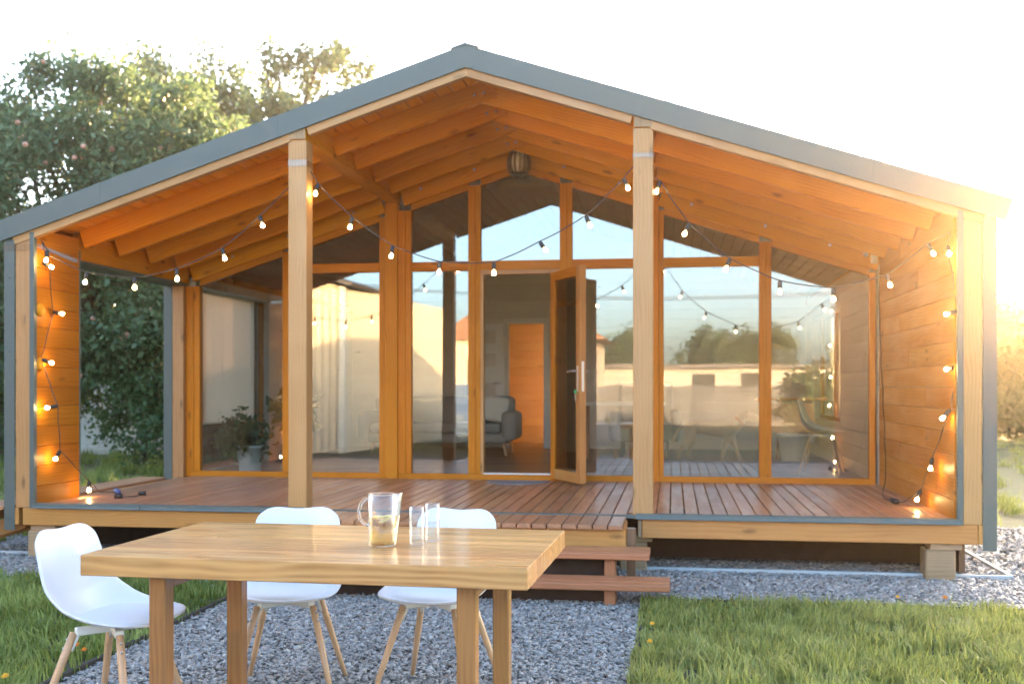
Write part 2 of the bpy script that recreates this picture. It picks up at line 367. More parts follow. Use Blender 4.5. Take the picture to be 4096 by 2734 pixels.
# roof: panels, fascia, ridge cap
nx, nz = S/math.hypot(1, S), 1/math.hypot(1, S)
def slab(name, zb, zt, xe, y0, y1, sgn, mat, parent, x_in=0.):
    h = (zt-zb)/1.0509; p = [(x_in*sgn, zb-S*x_in), (sgn*xe, zb-S*xe), (sgn*(xe+nx*h*nz*1.05), zb-S*xe+h*nz), (x_in*sgn, zt-S*x_in)]
    return prism(name, p, y0, y1, mat, parent, sgn*SL)
roof = None
for s in (-1, 1):
    r_ = slab('roof', 3.812, 3.858, 3.79, -.012, 10.3, s, 'metal', cabin)
    fa = slab('fascia', 3.70, 3.866, 3.785, -.034, -.013, s, 'metal', r_)
    for k in range(5):
        xx = .05+k*.86; link('screw', boxmesh(.012, .008, .012, .002), 'metal', fa, Matrix.Translation((s*xx, -.037, 3.716-S*xx)))
    for xx in (1.45, 2.9): q_ = slab('seam', 3.698, 3.868, xx+.012, -.0365, -.0345, s, 'metal', r_, x_in=xx)
    slab('ridge_cap', 3.862, 3.88, .105, -.04, 10.3, s, 'metal', r_)
    # ceiling boards, run from front to back, porch part stained, room part white
    sp = .118; i = 0; x = .0
    while x < 3.70:
        xb = min(x+sp, 3.72)
        zc = 3.80-S*(x+xb)/2
        for ya, yb, mt in ((.05, D, 'stain'), (D+.03, 8.5, 'whiteboard')):
            m = Matrix.Translation((s*(x+xb)/2, (ya+yb)/2, zc)) @ Matrix.Rotation(s*SL, 4, 'Y') @ Matrix.Rotation(R(90), 4, 'Z')
            link('ceiling_board', boxmesh(yb-ya, (xb-x)/math.cos(SL)-.006, .018, .005, 1, mt), mt, r_, m)
        x = xb
    # purlin on the inner posts, rafters, eaves plate
    a, b = sorted((s*1.2385, s*1.374)); box('purlin', (a, -.008, 3.214), (b, D+.05, 3.372), 'stain', cabin)
    box('purlin_end', (a+.002, -.0125, 3.216), (b-.002, -.0085, 3.37), 'rawwood', cabin, .001)
    def raf(xa, xb, y, wd, mt='stain', nm='rafter', zb=3.632, dep=.15):
        f = lambda q: (s*q, y+wd/2, zb-S*q+dep/2*1.0509)
        return beam(nm, f(xa), f(xb), wd, dep, mt, cabin, bev=.003)
    # front rafter in bays; pale pine paints in the light it catches
    off = 0 if s < 0 else .003
    raf(-.0 if s > 0 else .0, 1.237, -.010+off, .058, 'post', zb=3.638, dep=.145)
    raf(1.376, 3.66, -.010, .058, 'post', zb=3.638, dep=.145)
    for y in (.66, 1.24, 1.82, 2.40):
        o_ = 0 if s < 0 else .047
        r1 = raf(-.09, 1.237, y+o_, .045)
        raf(1.376, 3.462, y, .045)
        for q in (.02, -.06):
            xx = s*(-q); link('bolt', lathemesh('bolt', [(0, -.004), (.011, -.004), (.011, .003), (0, .004)], 10), 'steel', r1, Matrix.Translation((xx, y+o_-.003, 3.70-S*abs(xx))) @ Matrix.Rotation(R(90), 4, 'X'))
    raf(-.0, 1.2, 2.74+(.0 if s < 0 else .002), .045, zb=3.55, dep=.19, nm='gable_beam'); raf(1.40, 3.462, 2.74, .045, zb=3.55, dep=.19, nm='gable_beam')
    for q in (.45, 1.0, 1.7, 2.4, 3.0): link('bolt', lathemesh('bolt', [(0, -.004), (.013, -.004), (.013, .003), (0, .004)], 10), 'steel', cabin, Matrix.Translation((s*q, 2.737, 3.66-S*q)) @ Matrix.Rotation(R(90), 4, 'X'))
box('eaves_plate', (-3.56, .68, 2.42), (-3.50, D-.05, 2.64), 'stain', cabin)
box('eaves_plate', (-3.70, .05, 2.50), (-3.565, 10, 2.60), 'stain', cabin); box('eaves_plate', (3.49, .05, 2.551), (3.56, 10, 2.655), 'stain', cabin)
box('eaves_trim', (-3.735, .68, 2.395), (-3.497, D-.09, 2.418), 'metal', cabin, .001)
# rear glazed wall
zt = lambda x: 3.491-S*abs(x)
Y0, Y1 = D-.035, D+.045
box('post', (-1.384, D-.055, DZ-.03), (-1.2502, D+.06, 3.212), 'frame', cabin); box('post', (1.2502, D-.055, DZ-.03), (1.384, D+.06, 3.212), 'frame', cabin)
box('post', (-3.6634, D-.09, DZ-.02), (-3.54, D+.06, 2.5), 'post', cabin)
fl = box('corner_flashing', (-3.757, D-.096, .33), (-3.6636, D-.092, 2.42), 'metal', cabin, .001)
for zz in (.9, 1.5, 2.1): link('screw', boxmesh(.012, .006, .012, .002), 'metal', fl, Matrix.Translation((-3.71, D-.099, zz)))
def window(xa, xb, mulls, transom, split_tr):
    """glazed unit xa..xb: sill rail > stiles, mullions, head rails, transoms, panes"""
    wn = box('window', (xa, Y0-.004, DZ-.008), (xb, Y1, DZ+.052), 'frame', cabin)
    for (a, b) in mulls:
        zl = min(zt(a), zt(b))+.045 if a*b > 0 else 3.5
        o = box('mullion', (a, Y0, DZ+.0525), (b, Y1-.003, zl), 'frame', wn)
        if b-a > .11:
            c = (a+b)/2; box('cover_strip', (c-.012, Y0-.012, DZ+.054), (c+.012, Y0-.0005, zl-.02), 'frame', wn, .004)
    for (m0, m1) in zip(mulls[:-1], mulls[1:]):
        a, b = m0[1], m1[0]; key = round((a+b)/2, 1); c = (a+b)/2
        isdoor = abs(c) < .2
        # head rail(s)
        segs = [(a, 0), (0, b)] if a*b < 0 else [(a, b)]
        for (p, q) in segs:
            prism('head_rail', [(p, zt(p)), (q, zt(q)), (q, zt(q)+.066), (p, zt(p)+.066)], Y0+.003, Y1-.006, 'frame', wn, (SL if (p+q) > 0 else -SL))
        tr = key in split_tr
        if tr: box('transom', (a+.0005, Y0-.002, 2.51), (b-.0005, Y1-.005, 2.604), 'frame', wn)
        def pane(pts): prism('pane', pts, D-.004, D+.008, 'glass', wn)
        zlow = DZ+.05
        up = [(a-.01, zt(a)+.01), (b+.01, zt(b)+.01)] if a*b > 0 else [(a-.01, zt(a)+.01), (0, zt(0)+.01), (b+.01, zt(b)+.01)]
        if tr:
            pane([(b+.01, 2.60), (a-.01, 2.60)]+up)
            if not isdoor: pane([(a-.01, zlow), (b+.01, zlow), (b+.01, 2.515), (a-.01, 2.515)])
        else: pane([(b+.01, zlow), (a-.01, zlow)]+up)
    return wn
window(-3.54, -1.3845, [(-3.54, -3.385), (-2.48, -2.40), (-1.447, -1.3845)], 1, [-1.9])
window(-1.25, 1.25, [(-1.25, -1.111), (-.5226, -.394), (.4045, .5297), (1.19, 1.25)], 1, [-.8, .0, .9])
window(1.3845, 3.43, [(1.3845, 1.43), (2.346, 2.462), (3.373, 3.43)], 1, [1.9])
# door frame and open leaf
df = box('door_frame', (-.3935, Y0-.015, 2.465), (.404, Y1-.01, 2.5095), 'post', cabin)
box('jamb', (-.3935, Y0-.012, DZ+.053), (-.362, Y1-.01, 2.4645), 'post', df); box('jamb', (.372, Y0-.012, DZ+.053), (.404, Y1-.01, 2.4645), 'post', df)
box('threshold', (-.361, Y0-.02, DZ+.0525), (.371, Y1-.02, DZ+.066), 'wmetal', df, .002)
hx, hy = .345, D-.06; fx, fy = .672, 2.16
dv = Vector((fx-hx, fy-hy, 0)).normalized(); LW = .73; th = .066
leaf_m = Matrix.Translation((hx, hy, .435)) @ Matrix.Rotation(math.atan2(dv.y, dv.x), 4, 'Z')
def lbox(name, lo, hi, mat, parent, bev=.004, axis=None, seg=1):
    o = box(name, lo, hi, mat, None, bev, seg, axis); m = leaf_m @ WM[o]; WM[o] = m
    if parent: o.parent = parent; o.matrix_basis = WM[parent].inverted() @ m
    else: o.matrix_basis = m
    return o
LH = 2.035; sw = .088
door = lbox('door', (LW-sw, -th/2, 0), (LW, th/2, LH), 'beamw', cabin)
lbox('stile', (0, -th/2, 0), (sw, th/2, LH), 'frame', door)
lbox('rail', (sw+.0005, -th/2+.001, 0), (LW-sw-.0005, th/2-.001, .10), 'beamw', door); lbox('rail', (sw+.0005, -th/2+.001, LH-.09), (LW-sw-.0005, th/2-.001, LH), 'frame', door)
lbox('pane', (sw-.01, -.012, .09), (LW-sw+.01, .012, LH-.08), 'glass', door, 0)
lbox('lock_plate', (LW-.0005, -.012, .86), (LW+.003, .012, 1.14), 'steel', door, .001)
for sd in (-1, 1):
    lbox('lock_plate', (LW-.058, sd*(th/2+.004)-.004, .86), (LW-.028, sd*(th/2+.004)+.004, 1.10), 'steel', door, .003)
    lv = link('door_handle', tubemesh('handle', [(LW-.043, sd*th/2, 1.05), (LW-.043, sd*(th/2+.045), 1.05), (LW-.07, sd*(th/2+.052), 1.05), (LW-.17, sd*(th/2+.05), 1.045)], .010, 10), 'steel', None)
    WM[lv] = leaf_m; lv.parent = door; lv.matrix_basis = WM[door].inverted() @ leaf_m
M['green'] = plain('green_key_cap', (.02, .30, .10), .4)
ky = lbox('key', (LW-.05, -th/2-.04, .84), (LW-.03, -th/2-.012, .875), 'green', door, .006)
lbox('key', (LW-.046, -th/2-.03, .77), (LW-.036, -th/2-.024, .838), 'steel', door, .002)
for zz in (.25, 1.05, 1.8): lbox('hinge', (-.012, -.01, zz), (.0, .014, zz+.09), 'steel', door, .003)
# body of the house: side walls, back wall, floor, back room
box('foundation', (-3.6, D+.05, GZ-.05), (3.6, 10.2, .395), 'rawwood', cabin, 0)
flr = box('floor', (-3.48, D+.05, .396), (3.46, 8.4, .4), 'floor', cabin, 0)
k = 0; y = D+.051
while y < 8.38:
    for a, b in (((-3.48, -.6-(k % 3)*.5), (-.6-(k % 3)*.5, 1.3+(k % 2)*.6), (1.3+(k % 2)*.6, 3.455))):
        box('floor_board', (a+.001, y+.001, .401), (b-.001, min(y+.19, 8.39)-.001, .412), 'floor', flr, .0015)
    y += .19; k += 1
wl = box('wall', (-3.73, D+.065, .33), (-3.47, 3.0, 2.5), 'whiteboard', cabin, 0)
box('wall_section', (-3.73, 4.95, .33), (-3.47, 10.2, 2.5), 'whiteboard', wl, 0); box('wall_section', (-3.73, 3.0, .33), (-3.47, 4.95, .44), 'whiteboard', wl, 0); box('wall_section', (-3.73, 3.0, 2.38), (-3.47, 4.95, 2.5), 'whiteboard', wl, 0)
sw_ = box('side_window', (-3.60, 3.0, .44), (-3.54, 4.95, .49), 'frame', cabin)
for yy in (3.0, 4.42, 4.62, 4.90): box('mullion', (-3.60, yy, .4905), (-3.54, yy+.05, 2.38), 'frame', sw_)
box('pane', (-3.575, 3.05, .489), (-3.565, 4.42, 2.38), 'glass', sw_, 0); box('pane', (-3.575, 4.67, .489), (-3.565, 4.90, 2.38), 'glass', sw_, 0)
rl_ = lambda x: 3.785-S*abs(x)
bw = prism('wall', [(-3.47, .40), (-.98, .40), (-.98, rl_(-.98)), (-3.47, rl_(3.47))], 8.44, 8.54, 'whiteboard', cabin)
prism('wall_section', [(-.42, .40), (3.46, .40), (3.46, rl_(3.46)), (0, rl_(0)), (-.42, rl_(.42))], 8.44, 8.54, 'whiteboard', bw); prism('wall_section', [(-.98, 2.38), (-.42, 2.38), (-.42, rl_(.42)), (-.98, rl_(.98))], 8.44, 8.54, 'whiteboard', bw)
z = .41
while z < 3.6:
    zb = z+.14
    if zb < 2.4: segs = ((-3.465, -1.06), (-.36, 3.455))
    else: q = min(3.455, (3.79-zb)/S); segs = ((-q, q),)
    for a, b in segs: box('wall_board', (a, 8.42, z+.001), (b, 8.438, zb-.001), 'whiteboard', bw, .003, axis=0)
    z = zb
dfr = box('door_frame', (-1.06, 8.405, 2.31), (-.36, 8.55, 2.385), 'wmetal', cabin)
box('jamb', (-1.06, 8.405, .412), (-.985, 8.55, 2.3095), 'wmetal', dfr); box('jamb', (-.435, 8.405, .412), (-.36, 8.55, 2.3095), 'wmetal', dfr)
idr = box('door', (-1.62, 8.20, .43), (-1.02, 8.24, 2.30), 'wmetal', cabin, .004)
for zz in (.75, 1.2, 1.65, 2.0): box('door_panel', (-1.50, 8.194, zz), (-1.14, 8.1995, zz+.2), 'whiteboard', idr, .002)
tube('door_handle', [(-1.08, 8.2, 1.4), (-1.08, 8.15, 1.4), (-1.19, 8.145, 1.4)], .009, 'steel', idr)
r2_ = lambda x: 3.805-S*abs(x)
brw = prism('wall', [(-3.72, .33), (.2, .33), (.2, r2_(.2)), (0, r2_(0)), (-3.72, r2_(3.72))], 10.02, 10.1, 'post', cabin)
prism('wall_section', [(1.9, .33), (3.72, .33), (3.72, r2_(3.72)), (1.9, r2_(1.9))], 10.02, 10.1, 'wallw', brw); box('wall_section', (.2, 10.02, .33), (1.9, 10.1, .8), 'wallw', brw, 0)
prism('wall_section', [(.2, 2.4), (1.9, 2.4), (1.9, r2_(1.9)), (.2, r2_(.2))], 10.02, 10.1, 'wallw', brw)
bwn = box('added_rear_window', (.2, 10.03, .8), (1.9, 10.09, .85), 'frame', cabin)  # unseen window, added to brighten the back room
for a_ in (.2, 1.025, 1.85): box('mullion', (a_, 10.03, .8505), (a_+.05, 10.09, 2.4), 'frame', bwn)
for a_, b_ in ((.25, 1.025), (1.075, 1.85)): box('pane', (a_, 10.055, .849), (b_, 10.065, 2.4), 'glass', bwn, 0)
z = .41
while z < 2.9: box('wall_board', (-2.2, 9.99, z+.001), (.19, 10.018, z+.139), 'post', brw, .003, axis=0); z += .14
box('wall_section', (-2.3, 8.56, .4), (-2.21, 10.01, 3.), 'wallw', brw, 0)
box('floor', (-2.2, 8.4, .395), (3.46, 10.0, .408), 'floor', cabin, 0)
# plastic film left on the posts
for px, z0_, h in ((-1.3062, 3.012, .05), (1.3062, 2.995, .036)): 
    pts = []; 
    me = boxmesh(.152, .152, h, .002, 1, 'tape'); link('film_wrap', me, 'tape', cabin, Matrix.Translation((px, .072, z0_+h/2)))
link('film_wrap', boxmesh(.235, .02, .05, .002, 1, 'tape'), 'tape', cabin, Matrix.Translation((-3.615, -.008, 2.44)))
beam('film_wrap', (-3.478, .05, 2.46), (-3.478, .62, 2.40), .004, .035, 'tape', cabin)

# ------------------------------------------------------------------ steps in front of the landing
def step(label, x0, x1, y0, y1, z, legs):
    t = thing('wooden_step', label, 'step', ((x0+x1)/2, (y0+y1)/2, GZ))
    k = 4; wd = (y1-y0)/k
    for i in range(k): box('tread_slat', (x0, y0+i*wd+.001, z-.04), (x1, y0+(i+1)*wd-.001, z+random.uniform(-.001, .001)), 'tread', t, .005)
    for lx in legs:
        box('leg', (lx, y0+.06, GZ-.02), (lx+.07, y1-.06, z-.041), 'tread', t, .004, axis=2)
    box('gap_shade_board', (legs[0]+.071, (y0+y1)/2-.02, GZ+.0), (legs[-1]-.001, (y0+y1)/2+.02, z-.06), 'void', t)  # near-black board paints in the shaded gap below the tread
    return t
step('upper reddish slatted wooden step right below the porch landing', -1.15, 1.372, -.92, -.58, .265, (-.95, .1, 1.08))
step('lower reddish slatted wooden step lying just above the gravel', -1.15, 1.503, -1.25, -.935, .128, (-.95, .1, 1.10))
st = tag(box('ground_edging', (-4.2, .12, GZ-.03), (3.88, .155, GZ+.034), 'wmetal'), 'pale straight edging strip in gravel along the cabin front', 'edging')
M['pale'] = plain('pale_blue_grey_strip', (.42, .46, .46), .8, 0., .12, 20.); st.data.materials[0] = M['pale']
tag(box('ground_edging', (3.85, .16, GZ-.03), (3.885, 2.6, GZ+.036), 'pale'), 'pale edging strip in gravel along the cabin\'s right side', 'edging')
M['darkedge'] = plain('dark_lawn_edge', (.03, .027, .022), .8, 0., .3, 20., bump=.3)
tag(box('lawn_edging', (-1.275, -8, GZ-.03), (-1.25, -.74, GZ+.035), 'darkedge'), 'dark edging strip between gravel path and flowered left lawn', 'edging')
tag(box('lawn_edging', (1.33, -8, GZ-.03), (1.35, -1.0, GZ+.02), 'darkedge'), 'dark edging strip along the gravel path beside the right lawn', 'edging')
tag(box('lawn_edging', (1.352, -1.02, GZ-.03), (9, -1.0, GZ+.028), 'darkedge'), 'dark edging strip between right lawn and gravel before the cabin', 'edging')

# ------------------------------------------------------------------ table
TZ = .752
tb = thing('dining_table', 'chunky lacquered oak dining table with thick slab top', 'table', (.272, -3.918, GZ), R(-1.6))
def tbox(name, lo, hi, mat, parent, bev=.004, axis=None):
    o = box(name, lo, hi, mat, None, bev, 1, axis); m = WM[tb] @ WM[o]; WM[o] = m; o.parent = parent; o.matrix_basis = WM[parent].inverted() @ m; return o
top = None; ky_ = -.465; wds = []
while ky_ < .464:
    wds.append(min(random.choice([.055, .07, .085]), .465-ky_)); ky_ += wds[-1]
if wds[-1] < .03: wds[-2] += wds[-1]; wds.pop()
yy = -.465; hT = TZ-GZ
topc = tbox('table_top', (-.757, -.455, hT-.066), (.792, .455, hT-.012), 'oak', tb)
for i, wd in enumerate(wds):
    tbox('stave', (-.768, yy+.00015, hT-.072), (.803, yy+wd-.00015, hT), 'oak', topc, .0012 if 0 < i < len(wds)-1 else .003); yy += wd
for sx in (-1, 1):
    for sy_ in (-1, 1):
        xa = .028+sx*.553-.032; ya = sy_*.31-.04-.032
        tbox('leg', (xa, ya, 0), (xa+.064, ya+.064, hT-.0725), 'oakleg', tb, .005)
    tbox('foot_rail', (.028+sx*.553-.030, -.317, .0), (.028+sx*.553+.030, .237, .07), 'oakleg', tb, .005)
    tbox('top_rail', (.028+sx*.553-.028, -.317, hT-.13), (.028+sx*.553+.028, .237, hT-.073), 'oakleg', tb, .005)

# ------------------------------------------------------------------ shell chairs
def cr(P, t):
    n = len(P)-1; i = min(int(t*n), n-1); f = t*n-i
    p0, p1, p2, p3 = P[max(i-1, 0)], P[i], P[i+1], P[min(i+2, n)]
    return tuple(.5*((2*b)+(-a+c)*f+(2*a-5*b+4*c-d)*f*f+(-a+3*b-3*c+d)*f**3) for a, b, c, d in zip(p0, p1, p2, p3))
#        x      z     halfwidth curl  (x forward)
PROF = [(-.262, .788, .150, .024), (-.252, .745, .191, .028), (-.232, .66, .205, .035), (-.212, .58, .216, .045), (-.188, .52, .224, .062), (-.135, .462, .232, .075), (-.06, .440, .236, .060), (.04, .432, .236, .040), (.13, .434, .226, .026), (.19, .438, .200, .016), (.222, .436, .140, .010)]
def shell_pt(t, u, lift=0.):
    x, z, hw, cu = cr(PROF, t); x2, z2, _, _ = cr(PROF, min(t+.01, 1)); x1, z1, _, _ = cr(PROF, max(t-.01, 0))
    tx, tz = x2-x1, z2-z1; l = math.hypot(tx, tz); nx_, nz_ = -tz/l, tx/l          # normal towards the sitter
    if nz_ < 0 and t > .5: nx_, nz_ = -nx_, -nz_
    c = cu*abs(u)**2.4+lift
    dz = (.034*(u*u-1.15*u**4)-.002)*max(0, 1-t/.2)**1.3                                     # top edge dips in the middle
    return Vector((x+nx_*c, u*hw, z+nz_*c+dz))
def chair_meshes():
    NT, NU = 34, 16
    v = [shell_pt(i/NT, -1+2*j/NU) for i in range(NT+1) for j in range(NU+1)]
    f = [(i*(NU+1)+j, i*(NU+1)+j+1, (i+1)*(NU+1)+j+1, (i+1)*(NU+1)+j) for i in range(NT) for j in range(NU)]
    sh = pymesh('seat_shell', v, f, True)
    # cushion on the seat
    A, B = 20, 28; cv = []; cf = []
    for a in range(A+1):
        rr = a/A
        for b in range(B):
            q = 2*math.pi*b/B; ex = 2.6; cx_, sx_ = math.cos(q), math.sin(q)
            px = rr*abs(cx_)**(2/ex)*math.copysign(1, cx_); py = rr*abs(sx_)**(2/ex)*math.copysign(1, sx_)
            t = .745+px*(.215 if px > 0 else .235); u = py*(.84 if px > -.2 else .80)
            cv.append(shell_pt(t, u, .004+.026*(1-rr**5)))
    for a in range(A):
        for b in range(B): cf.append((a*B+b, a*B+(b+1) % B, (a+1)*B+(b+1) % B, (a+1)*B+b))
    cu = pymesh('cushion', cv, cf, True)
    return sh, cu
SH, CU = chair_meshes()
LEGS = [((.10, .12, .405), (.205, .225, 0)), ((.10, -.12, .405), (.205, -.225, 0)), ((-.10, .12, .405), (-.215, .225, 0)), ((-.10, -.12, .405), (-.215, -.225, 0))]
def chair(label, loc, rz):
    t = thing('shell_chair', label, 'chair', loc, rz, 'white shell chairs'); W_ = WM[t]
    s = link('seat_shell', SH, 'white', t, W_); 
    for o, thk in ((s, .013),):
        md = o.modifiers.new('solid', 'SOLIDIFY'); md.thickness = thk; md.offset = -1
        md = o.modifiers.new('sub', 'SUBSURF'); md.levels = 1; md.render_levels = 1
    link('cushion', CU, 'cushion', t, W_)
    br = link('bracket', boxmesh(.30, .035, .03, .004, 1, 'wmetal'), 'wmetal', t, W_ @ Matrix.Translation((0, 0, .408)) @ Matrix.Rotation(R(50), 4, 'Z'))
    link('bracket_arm', boxmesh(.30, .035, .028, .004, 1, 'wmetal'), 'wmetal', br, W_ @ Matrix.Translation((0, 0, .4065)) @ Matrix.Rotation(R(-50), 4, 'Z'))
    for a, b in LEGS:
        a, b = Vector(a), Vector(b); d = (b-a)
        lg = link('leg', tubemesh('leg', [a, a+d*.25, a+d*.6, b], [.0145, .0155, .0135, .0105], 12), 'beech', t, W_)
        q = a+d*.02; pl = Vector((-d.y, d.x, 0)).normalized()
        out = Vector((d.x, d.y, 0)).normalized()
        link('leg_plate', tubemesh('plate', [a-out*.019+d*-.02, a-out*.019+d*.17], [.009, .007], 6), 'wmetal', lg, W_)
        for f_ in (.06, .14):
            c = a+d*f_+out*.0145
            me = tubemesh('screw', [c, c+out*.004], .0055, 10); link('screw', me, 'steel', lg, W_)
    return t
chair('white shell chair with wooden legs at the left end of the oak table', (-.655, -3.86, GZ), R(-5))
chair('white shell chair behind the table, nearer to the lemonade jug\'s handle side', (-.16, -3.26, GZ), R(-80))
chair('white shell chair behind the table, behind the two drinking glasses', (.50, -3.20, GZ), R(-101))

# ------------------------------------------------------------------ jug and glasses
M['lemon'] = plain('lemon_flesh', (.85, .72, .22), .4, 0., .1, 60.)
M['lemonade'] = thin_glass('pale_lemonade', (.90, .77, .46), .35); M['water'] = thin_glass('water', (.95, .95, .93), .4)
jx, jy = .47, -4.0
jug = thing('glass_jug', 'clear glass jug half filled with lemonade and lemon slices', 'jug', (jx, jy, TZ+.0005), R(8))
ro, H = .0515, .188
prof = [(0, 0), (ro-.008, 0), (ro-.002, .002), (ro, .008), (ro, H), (ro-.0015, H+.0012), (ro-.003, H), (ro-.003, .012), (ro-.006, .007), (0, .006)]
me = lathemesh('jug_body', prof, 48)
for v in me.vertices:                                        # pull the spout out of the rim
    a = math.atan2(v.co.y, v.co.x); k = max(0, 1-abs(a)/.42)*max(0, (v.co.z-(H-.03))/.03)
    if k > 0 and math.hypot(v.co.x, v.co.y) > .04: v.co.x += .022*k*k; v.co.z += .004*k*k
link('body', me, 'drink', jug, WM[jug])
hp = [(-ro+.001, 0, H-.018), (-ro-.012, 0, H-.016), (-ro-.028, 0, H-.034), (-ro-.035, 0, H-.062), (-ro-.031, 0, H-.088), (-ro-.017, 0, H-.106), (-ro+.001, 0, H-.114)]
link('handle', tubemesh('handle', hp, [.0065, .006, .0058, .0058, .0058, .006, .0065], 14), 'solidglass', jug, WM[jug])
tr_ = [(math.cos(a_)*(ro-.0015)+(.022*max(0, 1-abs((a_+math.pi) % (2*math.pi)-math.pi)/.42)**2), math.sin(a_)*(ro-.0015), H+.0005) for a_ in [2*math.pi*k/48 for k in range(49)]]
link('rim', tubemesh('rim', tr_, .0022, 8), 'solidglass', jug, WM[jug])
rl = ro-.0027; lh = .105
tag(link('lemonade', lathemesh('lemonade', [(0, .0062), (rl-.004, .0065), (rl, .0115), (rl, lh), (rl-.001, lh), (0, lh)], 48), 'lemonade', None, Matrix.Translation((jx, jy, TZ+.0005))), 'pale yellow lemonade filling the lower half of the glass jug', 'drink')
sm = lathemesh('slice', [(0, -.003), (.024, -.003), (.0265, 0), (.024, .003), (0, .003)], 24)
for (dx, dy, dz, rx, ry, lb) in ((-.016, .006, lh-.002, 4, 3, 'lemon slice floating flat on the lemonade by the jug handle'), (.014, -.012, lh-.007, 14, -20, 'lemon slice floating tilted below the jug spout'), (.02, .02, lh+.001, -10, -6, 'lemon slice at the far side of the jug')):
    tag(link('lemon_slice', sm, 'lemon', None, Matrix.Translation((jx+dx, jy+dy, TZ+dz)) @ Matrix.Rotation(R(rx), 4, 'X') @ Matrix.Rotation(R(ry), 4, 'Y')), lb, 'lemon slice')
gr, gh = .0275, .138
gm = lathemesh('glass', [(0, 0), (gr-.002, 0), (gr-.0005, .0015), (gr, gh), (gr-.0008, gh+.0008), (gr-.0016, gh), (gr-.0028, .022), (gr-.006, .0165), (0, .016)], 36)
for (gx, gy, lvl, lb, lw) in ((.588, -3.955, .030, 'tall drinking glass with only a little water, next to the jug', 'shallow water in the bottom of the glass next to the jug'), (.622, -3.845, .068, 'tall drinking glass half full of water, behind the emptier glass', 'water half filling the tall glass farther from the jug')):
    tag(link('drinking_glass', gm, 'drink', None, Matrix.Translation((gx, gy, TZ+.0005))), lb, 'glass')
    tag(link('water', lathemesh('water', [(0, .0162), (gr-.0063, .0168), (gr-.0029, .0225), (gr-.0023, lvl), (0, lvl)], 36), 'water', None, Matrix.Translation((gx, gy, TZ+.0005))), lw, 'water')

# ------------------------------------------------------------------ string lights
sl = thing('string_lights', 'dark cable of lit globe bulbs strung between the porch posts and down both walls', 'string lights', (-3.44, .05, DZ))
sockm = lathemesh('socket', [(0, 0), (.008, 0), (.011, -.006), (.0155, -.012), (.0165, -.05), (.015, -.054), (0, -.054)], 14)
bulbm = lathemesh('bulb', [(0, -.052), (.012, -.053), (.014, -.060), (.0205, -.073), (.0225, -.084), (.0205, -.096), (.013, -.104), (0, -.107)], 14)
filam = lathemesh('filament', [(0, -.062), (.008, -.066), (.0135, -.076), (.0145, -.084), (.0125, -.092), (0, -.098)], 12)
def lampat(p, tilt, az, lit=True):
    """p is the middle of the bulb; the socket hangs it from the cable"""
    m = Matrix.Rotation(az, 4, 'Z') @ Matrix.Rotation(tilt, 4, 'Y'); off = m @ Vector((0, 0, -.084))
    mw = Matrix.Translation(Vector(p)-off) @ m
    s = link('lamp_socket', sockm, 'black', sl, mw)
    if lit: link('bulb', bulbm, 'bulb', s, mw); link('filament', filam, 'glow', s, mw)
    return mw.translation
def cable(pts, sagk=.02, r=.0042, sub=6):
    out = []
    for a, b in zip(pts[:-1], pts[1:]):
        a, b = Vector(a), Vector(b); L = (b-a).length
        for i in range(sub):
            q = i/sub; p = a.lerp(b, q); p.z -= sagk*4*q*(1-q)*L; p.x += .003*math.sin(q*9+a.z*7); out.append(p)
    out.append(Vector(pts[-1])); tube('cable', out, r, 'cable', sl, 8)
Y = .085
span = lambda L: [lampat((x, Y, z), R(t), az) for (x, z, t, az) in L]
left = [(-3.095, 2.163, 12, 0), (-2.674, 2.115, 0, 0), (-2.317, 2.178, 3, math.pi), (-1.925, 2.332, 14, math.pi), (-1.616, 2.579, 16, math.pi)]
A = span(left); cable([(-3.452, .06, 2.50), (-3.42, .06, 2.40)]+A+[(-1.39, Y, 2.89)])
mid = [(-1.192, 2.813, 14, 0), (-.919, 2.55, 14, 0), (-.594, 2.324, 8, 0), (-.222, 2.196, 2, 0), (.197, 2.183, 0, 0), (.588, 2.345, 34, math.pi), (.918, 2.522, 24, math.pi), (1.196, 2.79, 24, math.pi)]
A = span(mid); cable([(-1.229, Y, 2.99)]+A+[(1.229, Y, 2.95)])
rgt = [(1.40, 2.76, 20, 0), (1.603, 2.446, 24, 0), (1.899, 2.187, 20, 0), (2.28, 2.015, 0, 0), (2.653, 1.957, 0, 0), (3.043, 2.051, 16, math.pi), (3.335, 2.27, 28, math.pi)]
A = span(rgt); cable([(1.384, Y, 2.87)]+A+[(3.445, .055, 2.42)])
# left wall: down to the deck, then the loose unlit end
lw_ = [((-3.405, .045, 2.337), 10, 0), ((-3.39, .10, 2.292), 65, math.pi), ((-3.38, .235, 1.929), 80, math.pi), ((-3.40, .12, 1.528), 70, math.pi+.6), ((-3.425, .085, 1.169), 80, .4), ((-3.42, .20, .752), 30, 0), ((-3.36, .60, .462), 0, 0)]
A = [lampat(p, R(t), a) for p, t, a in lw_]
cable([(-3.452, .06, 2.50)]+A[:1]+A[2:], .006)
dk = [A[-1], Vector((-3.33, .72, DZ+.03)), Vector((-3.27, .95, DZ+.012)), Vector((-3.20, .80, DZ+.014)), Vector((-3.06, .52, DZ+.014)), Vector((-2.93, .60, DZ+.012)), Vector((-2.99, .78, DZ+.014))]
cable(dk, .0, .004)
link('connector', tubemesh('connector', [(-3.30, .93, DZ+.022), (-3.24, .86, DZ+.022), (-3.20, .80, DZ+.02)], [.022, .024, .014], 12), 'bluep', sl)
for p in ((-3.06, .52), (-2.985, .78)):
    link('lamp_socket', tubemesh('socket', [(p[0]-.025, p[1], DZ+.018), (p[0]+.035, p[1]+.02, DZ+.018)], [.0165, .0185], 12), 'black', sl)
